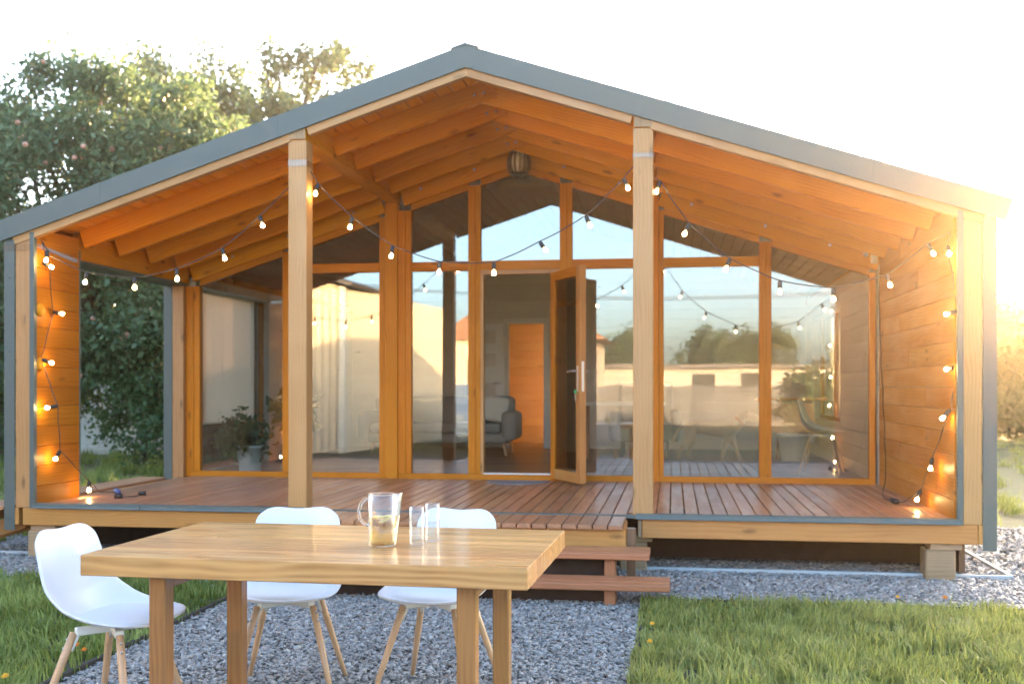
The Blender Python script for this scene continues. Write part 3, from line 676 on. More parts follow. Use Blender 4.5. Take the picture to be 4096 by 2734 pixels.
# right wall: down to the deck, connector, cable up beside the window
rw = [((3.425, .02, 2.26), 40, math.pi/2), ((3.405, .03, 1.842), 75, 0), ((3.412, .05, 1.459), 80, .3), ((3.39, .075, 1.113), 40, 0), ((3.385, .40, .736), 10, 0), ((3.36, .72, .475), 20, 0)]
A = [lampat(p, R(t), a) for p, t, a in rw]
cable([(3.445, .055, 2.42)]+A, .006)
cable([A[-1], (3.30, .9, DZ+.03), (3.26, 1.1, DZ+.016), (3.24, 1.35, DZ+.012), (3.30, 1.75, DZ+.01), (3.385, 2.05, .55), (3.42, 2.3, .9), (3.435, 2.5, 1.4), (3.44, 2.66, 2.0), (3.44, 2.70, 2.45)], .004, .0045)
link('connector', tubemesh('connector', [(3.27, .98, DZ+.024), (3.255, 1.14, DZ+.022)], [.02, .02], 12), 'black', sl)

# ------------------------------------------------------------------ porch fittings
wl_ = thing('wall_lamp', 'barrel shaped slatted wall lamp under the porch ridge', 'lamp', (.018, 2.62, 3.44))
link('shade', lathemesh('shade', [(.0, .004), (.075, .004), (.095, .10), (.075, .196), (0, .196)], 24), 'wmetal', wl_, WM[wl_])
link('rim', lathemesh('rim', [(.0, -.012), (.085, -.012), (.088, .0), (.085, .003), (0, .003)], 24), 'black', wl_, WM[wl_]); link('rim', lathemesh('rim', [(.0, .197), (.085, .197), (.088, .206), (.07, .212), (0, .214)], 24), 'black', wl_, WM[wl_])
for k in range(14):
    a = 2*math.pi*k/14; pts = [(math.cos(a)*r, math.sin(a)*r, z) for r, z in ((.084, .0), (.106, .05), (.112, .10), (.106, .15), (.084, .198))]
    link('slat', tubemesh('slat', pts, .011, 6), 'floor', wl_, WM[wl_])
box('mount', (.0, 2.70, 3.50), (.036, 2.739, 3.62), 'black', wl_)
ms = thing('motion_sensor', 'small white motion sensor high in the right porch corner', 'sensor', (3.40, 2.70, 2.50))
link('body', boxmesh(.055, .06, .085, .008, 2), 'wmetal', ms, Matrix.Translation((3.40, 2.69, 2.545)))
link('lens', lathemesh('lens', [(0, -.03), (.02, -.024), (.026, 0), (0, .001)], 14), 'white', ms, Matrix.Translation((3.33, 2.72, 2.60)) @ Matrix.Rotation(R(40), 4, 'X'))
N_ = 26; mv = [(.02+.305*math.cos(math.pi*k/N_), 2.60-.43*math.sin(math.pi*k/N_)*.95, zz) for zz in (DZ+.0025, DZ+.012) for k in range(N_+1)]
mf = [list(range(N_+1)), list(range(2*N_+1, N_, -1))]+[[k, k+1, k+N_+2, k+N_+1] for k in range(N_)]+[[N_, 0, N_+1, 2*N_+1]]
tag(link('doormat', pymesh('mat', mv, mf), 'mat'), 'grey half round doormat on the deck at the open door', 'doormat')

# ------------------------------------------------------------------ things inside the room, seen through the glass
FZ = .4125
M['sofa'] = plain('grey_green_fabric', (.27, .265, .24), .9, 0., .12, 90., bump=.2)
sf = thing('sofa', 'grey upholstered sofa with pale tapered legs inside the cabin', 'sofa', (-1.6, 6.75, FZ))
box('base', (-2.65, 6.45, FZ+.16), (-.70, 7.15, FZ+.30), 'sofa', sf, .04, 3); box('seat_cushion', (-2.6, 6.42, FZ+.30), (-.78, 7.0, FZ+.44), 'sofa', sf, .05, 3)
box('backrest', (-2.7, 7.0, FZ+.25), (-.68, 7.2, FZ+.80), 'sofa', sf, .07, 3); box('armrest', (-.78, 6.43, FZ+.2), (-.58, 7.15, FZ+.60), 'sofa', sf, .07, 3); box('armrest', (-2.8, 6.43, FZ+.2), (-2.62, 7.15, FZ+.60), 'sofa', sf, .07, 3)
for lx, ly in ((-.72, 6.5), (-2.6, 6.5), (-.72, 7.08), (-2.6, 7.08)): tube('leg', [(lx, ly, FZ), (lx-.03*(1 if lx > -1 else -1), ly, FZ+.17)], [.012, .024], 'beech', sf)
M['pillowm'] = plain('cream_cushion', (.72, .68, .58), .9, 0., .05, 30.)
o = tag(link('cushion', boxmesh(.36, .12, .36, .055, 3), 'pillowm', None, Matrix.Translation((-.93, 6.88, FZ+.62)) @ Matrix.Rotation(R(-18), 4, 'X') @ Matrix.Rotation(R(9), 4, 'Y')), 'cream cushion leaning on the grey sofa', 'cushion')
# roller blind on the side window
def blindmat():
    m, t, out = newmat('pale_roller_blind'); g = G(t)
    a = g.n('BsdfDiffuse', {0: (.98, .74, .55, 1)}); b = g.n('BsdfTranslucent', {0: (.99, .75, .55, 1)})
    mx = g.n('MixShader', {0: .8, 1: a.outputs[0], 2: b.outputs[0]}); t.links.new(mx.outputs[0], out.inputs[0]); return m
M['blind'] = blindmat()
bl = thing('roller_blind', 'pale peach roller blind hanging in the left side window', 'blind', (-3.46, 3.7, .96))
v = []; f = []
for i in range(15):
    y = 3.0+1.42*i/14
    for z in (.955, 1.4, 1.9, 2.37): v.append((-3.455+.003*math.sin(i*1.3+z), y, z))
for i in range(14):
    for j in range(3): f.append((i*4+j, i*4+j+1, (i+1)*4+j+1, (i+1)*4+j))
link('fabric', pymesh('blind', v, f, True), 'blind', bl); box('bottom_bar', (-3.463, 3.0, .935), (-3.447, 4.42, .957), 'wmetal', bl); tube('roller', [(-3.445, 2.99, 2.385), (-3.445, 4.43, 2.385)], .022, 'wmetal', bl)
# plants in pots
M['leafpot'] = leafmat('houseplant_leaf', (.03, .075, .02), (.07, .14, .04), .3)
M['potm'] = plain('pale_teal_pot', (.55, .68, .68), .45); M['potw'] = plain('white_tub', (.75, .75, .73), .5)
def leafcloud(n, centre, rad, size, seed, shell=.4, ncl=60, csig=.25, droop=0.):
    r = np.random.default_rng(seed)
    d = r.normal(size=(ncl, 3)); d /= np.linalg.norm(d, axis=1)[:, None]
    cc = np.array(centre)+d*(np.array(rad)*(shell+(1-shell)*r.random(ncl)[:, None]**.5))
    ci = r.integers(0, ncl, n); P = cc[ci]+r.normal(size=(n, 3))*np.mean(rad)*csig
    a = r.normal(size=(n, 3)); a[:, 2] -= droop; a /= np.linalg.norm(a, axis=1)[:, None]
    b = r.normal(size=(n, 3)); b -= a*(a*b).sum(1)[:, None]; b /= np.linalg.norm(b, axis=1)[:, None]
    nn = np.cross(a, b); s = size*(.6+.8*r.random(n))[:, None]
    V = np.stack([P, P+a*s*.5+b*s*.28+nn*s*.06, P+a*s, P+a*s*.5-b*s*.28+nn*s*.06], 1)
    rd = np.clip(.55*r.random(ncl)[ci]+.45*r.random(n), 0, 1)
    return V.reshape(-1, 3), np.repeat(rd, 4)
def leafobj(name, clouds, mat, parent, mw=None):
    V = np.concatenate([c[0] for c in clouds]); rd = np.concatenate([c[1] for c in clouds]); F = np.arange(len(V)).reshape(-1, 4)
    return link(name, npmesh(name, V, F, rd), mat, parent, mw)
def pot(x, y, r, h, mat, label, cat='pot', plant=None):
    o = link('plant_pot', lathemesh('pot', [(0, 0), (r*.72, 0), (r*.74, .005), (r*.98, h*.9), (r*1.03, h*.9), (r*1.03, h), (r*.95, h), (r*.9, h*.86), (0, h*.86)], 28), mat, None, Matrix.Translation((x, y, FZ)))
    return tag(o, label, cat)
pot(-3.05, 3.32, .15, .29, 'potm', 'pale teal plant pot on the floor behind the left window', 'pot')
pp = thing('potted_plant', 'feathery green plant growing in the pale teal pot', 'plant', (-3.05, 3.32, FZ+.25))
leafobj('foliage', [leafcloud(900, (-3.1, 3.32, FZ+.40), (.22, .2, .11), .08, 5, .1, 20, .5)], 'leafpot', pp); tube('stem', [(-3.05, 3.32, FZ+.24), (-3.06, 3.32, FZ+.5)], .012, 'floor', pp)
tp = thing('potted_plant', 'dark tall houseplant beside the roller blind', 'plant', (-3.1, 4.75, FZ))
leafobj('foliage', [leafcloud(300, (-3.05, 4.7, FZ+.62), (.18, .18, .22), .16, 6, .2, 16, .3, .6)], 'leafpot', tp); tube('stem', [(-3.1, 4.75, FZ+.2), (-3.05, 4.7, FZ+.9)], .012, 'floor', tp)
link('pot', lathemesh('p', [(0, 0), (.10, 0), (.13, .22), (.12, .22), (0, .2)], 20), 'black', tp, Matrix.Translation((-3.1, 4.75, FZ)))
pot(3.02, 6.05, .20, .34, 'potw', 'large white tub behind the easel in the cabin', 'tub')
# easel with canvas
M['orange'] = plain('orange_easel_wood', (.55, .17, .02), .45)
es = thing('easel', 'orange wooden easel frame standing in the cabin', 'easel', (3.2, 6.0, FZ))
for a, b in (((3.34, 5.98, FZ), (3.34, 5.98, FZ+.94)), ((2.62, 5.98, FZ), (2.62, 5.98, FZ+.82))): beam('upright', a, b, .035, .035, 'orange', es)
beam('crossbar', (2.55, 5.955, FZ+.765), (3.42, 5.955, FZ+.78), .03, .04, 'orange', es); beam('strut', (2.85, 6.35, FZ), (2.85, 6.0, FZ+.75), .03, .03, 'orange', es)
tag(link('canvas', boxmesh(.52, .02, .37, .003), 'blind', None, Matrix.Translation((3.0, 5.90, FZ+.545)) @ Matrix.Rotation(R(-8), 4, 'X')), 'blank white canvas hanging on the orange easel', 'canvas')
chair('white shell chair inside the cabin behind the right window', (3.10, 4.05, FZ), R(-14))
# dark table with a grey chair behind the middle right pane
it = thing('side_table', 'dark brown table inside behind the pane right of the door', 'table', (1.1, 5.6, FZ))
box('table_top', (.35, 5.2, FZ+.70), (1.42, 6.0, FZ+.74), 'wmetal', it)
for lx in (.4, 1.3):
    for ly in (5.25, 5.9): box('leg', (lx, ly, FZ), (lx+.06, ly+.06, FZ+.699), 'floor', it)
gc = thing('armchair', 'dark grey upholstered armchair inside behind the side table', 'armchair', (1.15, 6.7, FZ))
box('seat', (.8, 6.4, FZ+.2), (1.5, 7.0, FZ+.45), 'sofa', gc, .06, 3); box('backrest', (.78, 6.95, FZ+.25), (1.52, 7.12, FZ+1.0), 'sofa', gc, .07, 3)
for s in (-1, 1):
    box('armrest', (1.15+s*.4-.07, 6.4, FZ+.2), (1.15+s*.4+.07, 7.1, FZ+.62), 'sofa', gc, .05, 3)
    for yy in (6.45, 7.05): tube('leg', [(1.15+s*.3, yy, FZ), (1.15+s*.3, yy, FZ+.21)], .018, 'floor', gc)
# ceiling box lamp in the ridge
cl = thing('ceiling_box', 'white box shaped fitting hanging under the room ridge', 'light fitting', (-.1, 4.2, 3.45))
prism('body', [(-.42, 3.56), (.22, 3.56), (.22, 3.585), (.14, 3.66), (-.33, 3.66), (-.42, 3.585)], 4.0, 4.7, 'whiteboard', cl); box('mount', (-.12, 4.2, 3.66), (-.08, 4.24, 3.78), 'wmetal', cl)
# the dog
M['dogm'] = plain('short_tan_coat', (.52, .38, .25), .8, 0., .15, 18.)
def skinobj(name, V, E, rad, mat, parent, mw, root=0, sub=2):
    me = bpy.data.meshes.new(name); me.from_pydata(V, E, []); o = link(name, me, mat, parent, mw)
    md = o.modifiers.new('skin', 'SKIN'); md.use_smooth_shade = True
    if not me.skin_vertices: pass
    for i, r in enumerate(rad):
        sv_ = me.skin_vertices[0].data[i]; sv_.radius = (r, r) if not isinstance(r, tuple) else r
    me.skin_vertices[0].data[root].use_root = True
    md = o.modifiers.new('sub', 'SUBSURF'); md.levels = sub; md.render_levels = sub
    return o
dm = Matrix.Translation((2.02, 5.72, FZ))
dg = thing('dog', 'tan short haired dog with a collar walking inside behind the right windows', 'dog', (2.02, 5.72, FZ))
dv_ = [(-.28, 0, .44), (-.12, 0, .42), (.05, 0, .41), (.20, 0, .42), (.29, 0, .48), (.36, 0, .56), (.42, 0, .575), (.50, 0, .545), (.55, 0, .53),
       (-.36, 0, .45), (-.44, 0, .38), (-.49, 0, .29), (-.51, 0, .22),
       (.20, .07, .33), (.25, .075, .20), (.31, .075, .08), (.33, .075, .02), (.37, .075, .012),
       (.18, -.07, .33), (.13, -.075, .20), (.10, -.075, .08), (.09, -.075, .02), (.13, -.075, .012),
       (-.28, .08, .34), (-.24, .08, .24), (-.31, .08, .13), (-.30, .08, .025), (-.26, .08, .012),
       (-.30, -.08, .34), (-.31, -.08, .24), (-.42, -.08, .14), (-.44, -.08, .03), (-.40, -.08, .012)]
de = [(0, 1), (1, 2), (2, 3), (3, 4), (4, 5), (5, 6), (6, 7), (7, 8), (0, 9), (9, 10), (10, 11), (11, 12)]
dr = [.085, .098, .115, .12, .085, .07, .072, .045, .032, .03, .022, .016, .01]
for b0, par in ((13, 3), (18, 3), (23, 0), (28, 0)):
    de += [(par, b0), (b0, b0+1), (b0+1, b0+2), (b0+2, b0+3), (b0+3, b0+4)]
    dr += [.065, .036, .025, .024, .022] if par == 3 else [.075, .045, .026, .024, .022]
db = skinobj('body', dv_, de, dr, 'dogm', dg, dm, 1)
for s in (-1, 1): link('ear', pymesh('ear', [(.38, s*.055, .63), (.43, s*.062, .625), (.425, s*.085, .545), (.39, s*.085, .53), (.385, s*.062, .60), (.42, s*.068, .60)], [(0, 1, 5, 4), (4, 5, 2, 3), (0, 4, 3), (1, 2, 5)], True), 'dogm', dg, dm).modifiers.new('s', 'SOLIDIFY').thickness = .01
link('collar', lathemesh('collar', [(.075, -.01), (.086, -.01), (.086, .01), (.075, .01), (.075, -.01)], 18), 'orange', dg, dm @ Matrix.Translation((.315, 0, .51)) @ Matrix.Rotation(R(42), 4, 'Y'))
for s in (-1, 1): link('eye', lathemesh('eye', [(0, -.008), (.008, 0), (0, .008)], 8), 'black', dg, dm @ Matrix.Translation((.475, s*.045, .59)))
link('nose', lathemesh('nose', [(0, -.014), (.014, 0), (0, .012)], 10), 'black', dg, dm @ Matrix.Translation((.585, 0, .545)))

# ------------------------------------------------------------------ gravel, grass
def stones(name, n, region, seed, smin, smax, label):
    r = np.random.default_rng(seed)
    B = np.array([(x, y, z) for z in (-1, 1) for y in (-1, 1) for x in (-1, 1)])*.8
    BF = np.array([(0, 2, 3), (0, 3, 1), (4, 5, 7), (4, 7, 6), (0, 1, 5), (0, 5, 4), (2, 6, 7), (2, 7, 3), (0, 4, 6), (0, 6, 2), (1, 3, 7), (1, 7, 5)])
    x0, y0, x1, y1 = region
    P = np.stack([x0+(x1-x0)*r.random(n), y0+(y1-y0)*r.random(n), np.zeros(n)], 1)
    s = smin+(smax-smin)*r.random(n)**2
    sc_ = np.stack([s*(.8+.5*r.random(n)), s*(.5+.4*r.random(n)), s*(.22+.25*r.random(n))], 1)
    V = (B[None]*(1+.25*r.normal(size=(n, 8, 1)))+.22*r.normal(size=(n, 8, 3)))*sc_[:, None, :]
    az = r.random(n)*6.283; tl = r.normal(size=n)*.35; c, s_ = np.cos(tl), np.sin(tl)
    X = V[..., 0]*c[:, None]-V[..., 2]*s_[:, None]; Z = V[..., 0]*s_[:, None]+V[..., 2]*c[:, None]; Yv = V[..., 1]
    c, s_ = np.cos(az), np.sin(az); X, Yv = X*c[:, None]-Yv*s_[:, None], X*s_[:, None]+Yv*c[:, None]
    V = np.stack([X, Yv, Z], -1)+P[:, None]
    V[..., 2] += GZ+.004+r.random(n)[:, None]*.012
    F = (np.arange(n)[:, None, None]*8+BF[None]).reshape(-1, 3)
    o = link(name, npmesh(name, V.reshape(-1, 3), F, np.repeat(r.random(n), 8)), 'stone', kind='stuff'); return tag(o, label, 'gravel')
stones('gravel', 42000, (-1.25, -4.2, 1.33, -.7), 11, .0075, .016, 'blue grey slate gravel on the path under the table')
stones('gravel', 40000, (-4.3, -.98, 5.2, .62), 12, .009, .018, 'blue grey slate gravel in front of and under the deck')
stones('gravel', 7000, (3.7, .3, 6.0, 3.0), 13, .014, .026, 'blue grey slate gravel beside the cabin right wall')
M['grass'] = leafmat('lawn_grass', (.11, .155, .025), (.43, .455, .135), .4, .5, warm=(.24, .25, .10))
M['grassdark'] = leafmat('lawn_grass_deep', (.075, .13, .018), (.31, .37, .095), .4, .5)
def grass(name, n, region, seed, hmin, hmax, wd, label, mat='grass', edge=None):
    r = np.random.default_rng(seed); x0, y0, x1, y1 = region
    # tufts share a lean and a height
    nt_ = max(20, n//60); T = np.stack([x0+(x1-x0)*r.random(nt_), y0+(y1-y0)*r.random(nt_)], 1)
    ti = r.integers(0, nt_, n); P = T[ti]+r.normal(size=(n, 2))*.042*(1+hmax*3)
    P[:, 0] = np.clip(P[:, 0], x0-.03, x1+.03); P[:, 1] = np.clip(P[:, 1], y0, y1+.02)
    lowf = (np.sin(T[:, 0]*2.3+1)*np.sin(T[:, 1]*2.9)+np.sin(T[:, 0]*5.1)*np.sin(T[:, 1]*4.3+2)*.6)
    th = (.62+.2*lowf+.55*r.random(nt_))[ti]
    h = (hmin+(hmax-hmin)*r.random(n)**1.5)*th
    la = (r.random(nt_)*6.283)[ti]+r.normal(size=n)*.9; ln = (.25+.75*r.random(n))*(.4+.8*r.random(nt_)[ti])
    dx, dy = np.cos(la)*ln, np.sin(la)*ln
    pa = la+1.57+r.normal(size=n)*.5; wx, wy = np.cos(pa)*wd*(.6+.8*r.random(n)), np.sin(pa)*wd*(.6+.8*r.random(n))
    z0 = np.full(n, GZ)
    def row(f, wf, lean): return np.stack([P[:, 0]+dx*h*lean-wx*wf, P[:, 1]+dy*h*lean-wy*wf, z0+h*f], 1), np.stack([P[:, 0]+dx*h*lean+wx*wf, P[:, 1]+dy*h*lean+wy*wf, z0+h*f], 1)
    a0, a1 = row(0, 1, 0); b0, b1 = row(.5, .8, .22); c0, c1 = row(.92-.25*ln, .12, .85)
    c0[:, 2] = c1[:, 2] = z0+h*(.95-.3*ln)
    V = np.stack([a0, a1, b0, b1, c0, c1], 1).reshape(-1, 3)
    F = (np.arange(n)[:, None, None]*6+np.array([[0, 1, 3, 2], [2, 3, 5, 4]])[None]).reshape(-1, 4)
    rd = np.clip(.52+.15*lowf[ti]+.2*r.normal(size=nt_)[ti]+.24*r.normal(size=n), 0, .999)
    o = link(name, npmesh(name, V, F, np.repeat(rd, 6)), mat, kind='stuff'); return tag(o, label, 'grass')
grass('grass', 80000, (1.36, -3.6, 5.0, -1.03), 21, .04, .11, .0040, 'bright green shaggy lawn grass right of the gravel path')
grass('grass', 54000, (-4.4, -4.0, -1.28, -.78), 22, .045, .125, .0042, 'green lawn grass with orange flowers left of the path', 'grassdark')
grass('grass', 26000, (-13, 2.2, -4.2, 12), 23, .10, .26, .006, 'meadow grass growing beyond the porch\'s left side opening', 'grassdark')
grass('grass', 26000, (4.2, 2.6, 16, 20), 24, .08, .22, .007, 'sunny meadow grass stretching behind the cabin\'s right corner')
grass('grass', 3500, (5.2, -1.03, 8, 2.6), 25, .06, .14, .004, 'lawn fringe grass out by the right gravel edge')
grass('grass', 14000, (-9, -.75, -4.35, 2.3), 26, .06, .18, .005, 'lawn grass left of the side deck boards', 'grassdark')
# flowers
M['petal'] = plain('marigold_orange', (.75, .24, .01), .6); M['petaly'] = plain('marigold_yellow', (.78, .42, .02), .6); M['stemg'] = plain('stem_green', (.07, .13, .03), .6)
def flower(x, y, h, mat, label, r=.016):
    t = thing('flower', label, 'flower', (x, y, GZ))
    v = []; f = []
    for ring, (rr, zz, cnt) in enumerate(((r, .0, 9), (r*.66, .006, 7))):
        for k in range(cnt):
            a = 2*math.pi*k/cnt+ring*.3; ca, sa = math.cos(a), math.sin(a); b0 = len(v); wq = rr*.42
            v += [(0, 0, zz), (ca*rr*.6-sa*wq, sa*rr*.6+ca*wq, zz+.004), (ca*rr, sa*rr, zz+.001), (ca*rr*.6+sa*wq, sa*rr*.6-ca*wq, zz+.004)]; f.append((b0, b0+1, b0+2, b0+3))
    m = Matrix.Translation((x+.01, y-.01, GZ+h)) @ Matrix.Rotation(R(25), 4, 'X')
    link('petals', pymesh('petals', v, f), mat, t, m); tube('stem', [(x, y, GZ), (x+.004, y, GZ+h*.6), (x+.01, y-.01, GZ+h)], .0016, 'stemg', t, 6)
flower(-1.40, -2.90, .085, 'petal', 'larger orange marigold of the pair near the path edging', .020); flower(-1.325, -2.95, .075, 'petal', 'smaller orange marigold of the pair near the path edging', .015)
flower(-1.40, -3.46, .08, 'petaly', 'yellow orange marigold alone in the left lawn', .018)
flower(1.40, -1.93, .07, 'petaly', 'yellow flower by the right lawn edging, closer to the steps', .015); flower(1.395, -2.34, .07, 'petaly', 'yellow flower by the right lawn edging, farther from the steps', .015)
flower(3.18, -.83, .05, 'petal', 'tiny orange flower in the gravel below the right corner post', .018); flower(2.85, -1.07, .09, 'petaly', 'small yellow flower at the back edge of the right lawn', .013)
M['broad'] = leafmat('plantain_leaf', (.10, .17, .05), (.17, .25, .09), .3)
pl = thing('broadleaf_weed', 'pale broad leaved weed in the right lawn\'s back edge', 'weed', (1.93, -1.2, GZ))
for k in range(5):
    a = 1.25*k+.4; L = .13; pts = [Vector((1.93, -1.2, GZ+.02))+Vector((math.cos(a), math.sin(a), .6))*L*q+Vector((0, 0, -.6*L*q*q)) for q in (0, .3, .6, 1)]
    sd = Vector((-math.sin(a), math.cos(a), 0)); ws = (.006, .028, .03, .003)
    v = [p+sd*w_*s for p, w_ in zip(pts, ws) for s in (-1, 0, 1)]
    for i in (1, 4, 7, 10): v[i] = v[i]-Vector((0, 0, .006))
    link('leaf', pymesh('leaf', v, [(i*3+j, i*3+j+1, i*3+j+4, i*3+j+3) for i in range(3) for j in (0, 1)], True), 'broad', pl)

# ------------------------------------------------------------------ trees and shrubs
M['bark'] = plain('bark', (.075, .058, .042), .9, 0., .4, 18., bump=.8)
M['apple_leaf'] = leafmat('apple_leaf', (.045, .095, .04), (.15, .22, .095), .4, .4, warm=(.22, .17, .06))
M['dark_leaf'] = leafmat('broad_tree_leaf', (.042, .085, .04), (.125, .185, .085), .4, .45)
M['shrub_leaf'] = leafmat('shrub_leaf', (.03, .075, .024), (.10, .17, .055), .35, .45, warm=(.28, .22, .05))
M['sunny_leaf'] = leafmat('sunlit_hedge_leaf', (.06, .085, .02), (.16, .17, .05), .45, .5)
M['applef'] = plain('blush_apple', (.50, .24, .16), .4, 0., .25, 25.)
appm = lathemesh('apple', [(0, -.036), (.020, -.038), (.042, -.008), (.042, .012), (.022, .036), (.007, .03), (0, .03)], 10)
def tree(name, label, base, blobs, leafn, lsize, mat, seed, trunk_r=.14, apples=0, limbs=True, ncl=70, csig=.2, shell=.45, cat='tree', group=None, tv=None):
    r = random.Random(seed); t = thing(name, label, cat, base, 0, group); b = Vector(base)
    tot = sum(bl_[1][0]*bl_[1][1]*bl_[1][2] for bl_ in blobs)**1.0
    cl_ = []
    for i, (c, rad) in enumerate(blobs):
        k = (rad[0]*rad[1]*rad[2])/tot
        cl_.append(leafcloud(int(leafn*k), b+Vector(c), rad, lsize, seed*31+i, shell, max(8, int(ncl*k)+6), csig, .35))
    leafobj('crown', cl_, mat, t)
    # trunk and limbs
    hub = Vector((0, 0, .32*max(c[2] for c, _ in blobs)))
    parts = [tubemesh('t', [b+Vector((0, 0, -.1)), b+Vector((r.uniform(-.05, .05), r.uniform(-.05, .05), hub.z*.5)), b+hub], [trunk_r*1.25, trunk_r, trunk_r*.85], 9)]
    for c, rad in blobs:
        c = Vector(c); mid_ = hub.lerp(c, .5)+Vector((r.uniform(-.2, .2), r.uniform(-.2, .2), .1))*min(1, rad[0])
        parts.append(tubemesh('l', [b+hub, b+mid_, b+c, b+c+Vector((r.uniform(-.5, .5)*rad[0], r.uniform(-.5, .5)*rad[1], .6*rad[2]))], [trunk_r*.7, trunk_r*.45, trunk_r*.25, .01], 7))
        for q in range(4):
            e = c+Vector((r.uniform(-.85, .85)*rad[0], r.uniform(-.85, .85)*rad[1], r.uniform(-.5, .8)*rad[2]))
            parts.append(tubemesh('l', [b+mid_, b+mid_.lerp(e, .6)+Vector((0, 0, .1)), b+e], [trunk_r*.3, trunk_r*.16, .006], 5))
    bm = bmesh.new()
    for p in parts: bm.from_mesh(p); bpy.data.meshes.remove(p)
    me = bpy.data.meshes.new('trunk'); bm.to_mesh(me); bm.free()
    for p in me.polygons: p.use_smooth = True
    link('trunk', me, 'bark', t)
    V = np.concatenate([c[0] for c in cl_])[::4]; rr = np.random.default_rng(seed+5)
    for i in range(apples):
        p = Vector(min((V[q] for q in rr.integers(0, len(V), 5)), key=lambda q: q[1]))
        link('apple', appm, 'applef', t, Matrix.Translation(p+Vector((0, -.03, -.03))) @ Matrix.Rotation(rr.random()*6, 4, 'X'))
    return t
tree('apple_tree', 'broad apple tree hung with reddish apples behind the porch\'s left eave', (-8.7, 8.9, GZ), [((-.4, 0, 4.5), (2.3, 2.0, 1.8)), ((1.7, .3, 4.0), (1.8, 1.8, 1.7)), ((.3, .2, 5.8), (1.5, 1.4, 1.1)), ((-2.5, -.2, 4.0), (1.7, 1.7, 1.5)), ((.5, -.4, 2.5), (2.2, 1.6, 1.2)), ((-2.0, 0, 2.4), (1.7, 1.4, 1.1)), ((1.9, 0, 5.3), (1.1, 1.1, 1.0))], 84000, .11, 'apple_leaf', 3, .18, apples=150, ncl=460, csig=.12, shell=.55)
tree('apple_tree', 'sunlit apple tree with yellowing leaves farther back behind the roof edge', (-7.2, 10.5, GZ), [((0, 0, 4.4), (1.5, 1.4, 1.5)), ((.9, .3, 5.2), (1.0, 1.0, 1.0)), ((-1.0, 0, 5.0), (1.1, 1., 1.1)), ((.1, 0, 6.2), (.6, .6, .8)), ((-.6, 0, 2.8), (1.6, 1.4, 1.2)), ((1.5, 0, 4.3), (1.0, 1.0, 1.2))], 36000, .11, 'apple_leaf', 4, .15, ncl=220, csig=.14, shell=.5)
tree('walnut_tree', 'tall airy broadleaf tree rising behind the left roof slope', (-10.4, 21, GZ), [((-1.4, 0, 9.8), (1.9, 1.7, 1.4)), ((2.0, 0, 10.3), (1.6, 1.5, .6)), ((2.4, 0, 8.9), (1.8, 1.7, .6)), ((-2.2, 0, 8.3), (2.2, 1.8, 1.3)), ((.6, 0, 8.4), (2.2, 2, 1.1)), ((2.6, 0, 7.6), (2.2, 2, .9)), ((-.3, 0, 5.4), (3.2, 2.6, 1.6)), ((2.6, 0, 5.6), (2.4, 2.2, 1.3)), ((0, 0, 3.5), (3.0, 2.4, 1.6))], 66000, .18, 'dark_leaf', 5, .24, ncl=300, csig=.14, shell=.5)
for i, (x, y, lab, k) in enumerate(((-6.9, 8.3, 'dense drooping shrub seen through the porch\'s side opening, nearer the wing wall', 1.), (-5.6, 8.6, 'dense leafy shrub behind the side opening, nearer the rear corner post', 1.05), (-10.5, 10.0, 'dark tall shrub beside the whitewashed wall', 1.2))):
    tree('shrub', lab, (x, y, GZ), [((0, 0, 1.9*k), (.9, .8, .9)), ((.45, .1, 1.2*k), (.7, .7, .8)), ((-.6, 0, 1.3*k), (.8, .7, .8)), ((0, 0, 2.7*k), (.8, .7, .7)), ((.2, -.1, .55), (.9, .7, .5))], 13000, .09, 'shrub_leaf', 40+i, .06, ncl=120, csig=.16, cat='shrub', group='shrubs left of the cabin')
# whitewashed garden wall behind the trees, brick by brick where it shows
M['wwash'] = plain('whitewashed_brick', (.62, .61, .58), .9, 0., .12, 25., bump=.4)
gw = tag(box('garden_wall', (-16, 12.6, GZ-.05), (-4.0, 12.76, 2.1), 'wwash', None, 0), 'whitewashed brick garden wall behind the apple trees', 'wall')
bmk = boxmesh(.245, .03, .068, .006, 1, 'wwash'); cnt = 0
for row in range(22):
    for c in range(30):
        if cnt > 298: break
        x = -13.2+c*.257+(row % 2)*.128
        if not (-13 < x < -9.6): continue
        link('brick', bmk, 'wwash', gw, Matrix.Translation((x, 12.597, .06+row*.08))); cnt += 1
# hedge and trees towards the sun
HB = ('sunlit bush nearest the cabin corner in the far hedge', 'second sunlit bush of the far hedge, counted from the cabin corner', 'third sunlit bush of the far hedge, counted from the cabin corner', 'fourth sunlit bush of the far hedge, counted from the cabin corner', 'last sunlit bush at the open end of the far hedge')
for i, lab in enumerate(HB):
    x = 8.6+i*2.5; y = 21+(i % 2)*.8; hgt = 2.65+.25*(i % 3)
    tree('hedge_bush', lab, (x, y, GZ), [((0, 0, hgt*.95), (1.5, 1.2, hgt*.5)), ((1.0, .3, hgt*.75), (1.3, 1.1, hgt*.5)), ((-1.0, .2, hgt*.75), (1.3, 1.1, hgt*.5)), ((.2, -.2, hgt*.4), (1.7, 1.2, hgt*.45))], 20000, .17, 'sunny_leaf', 60+i, .08, ncl=110, csig=.18, cat='bush', group='bushes in the far hedge')

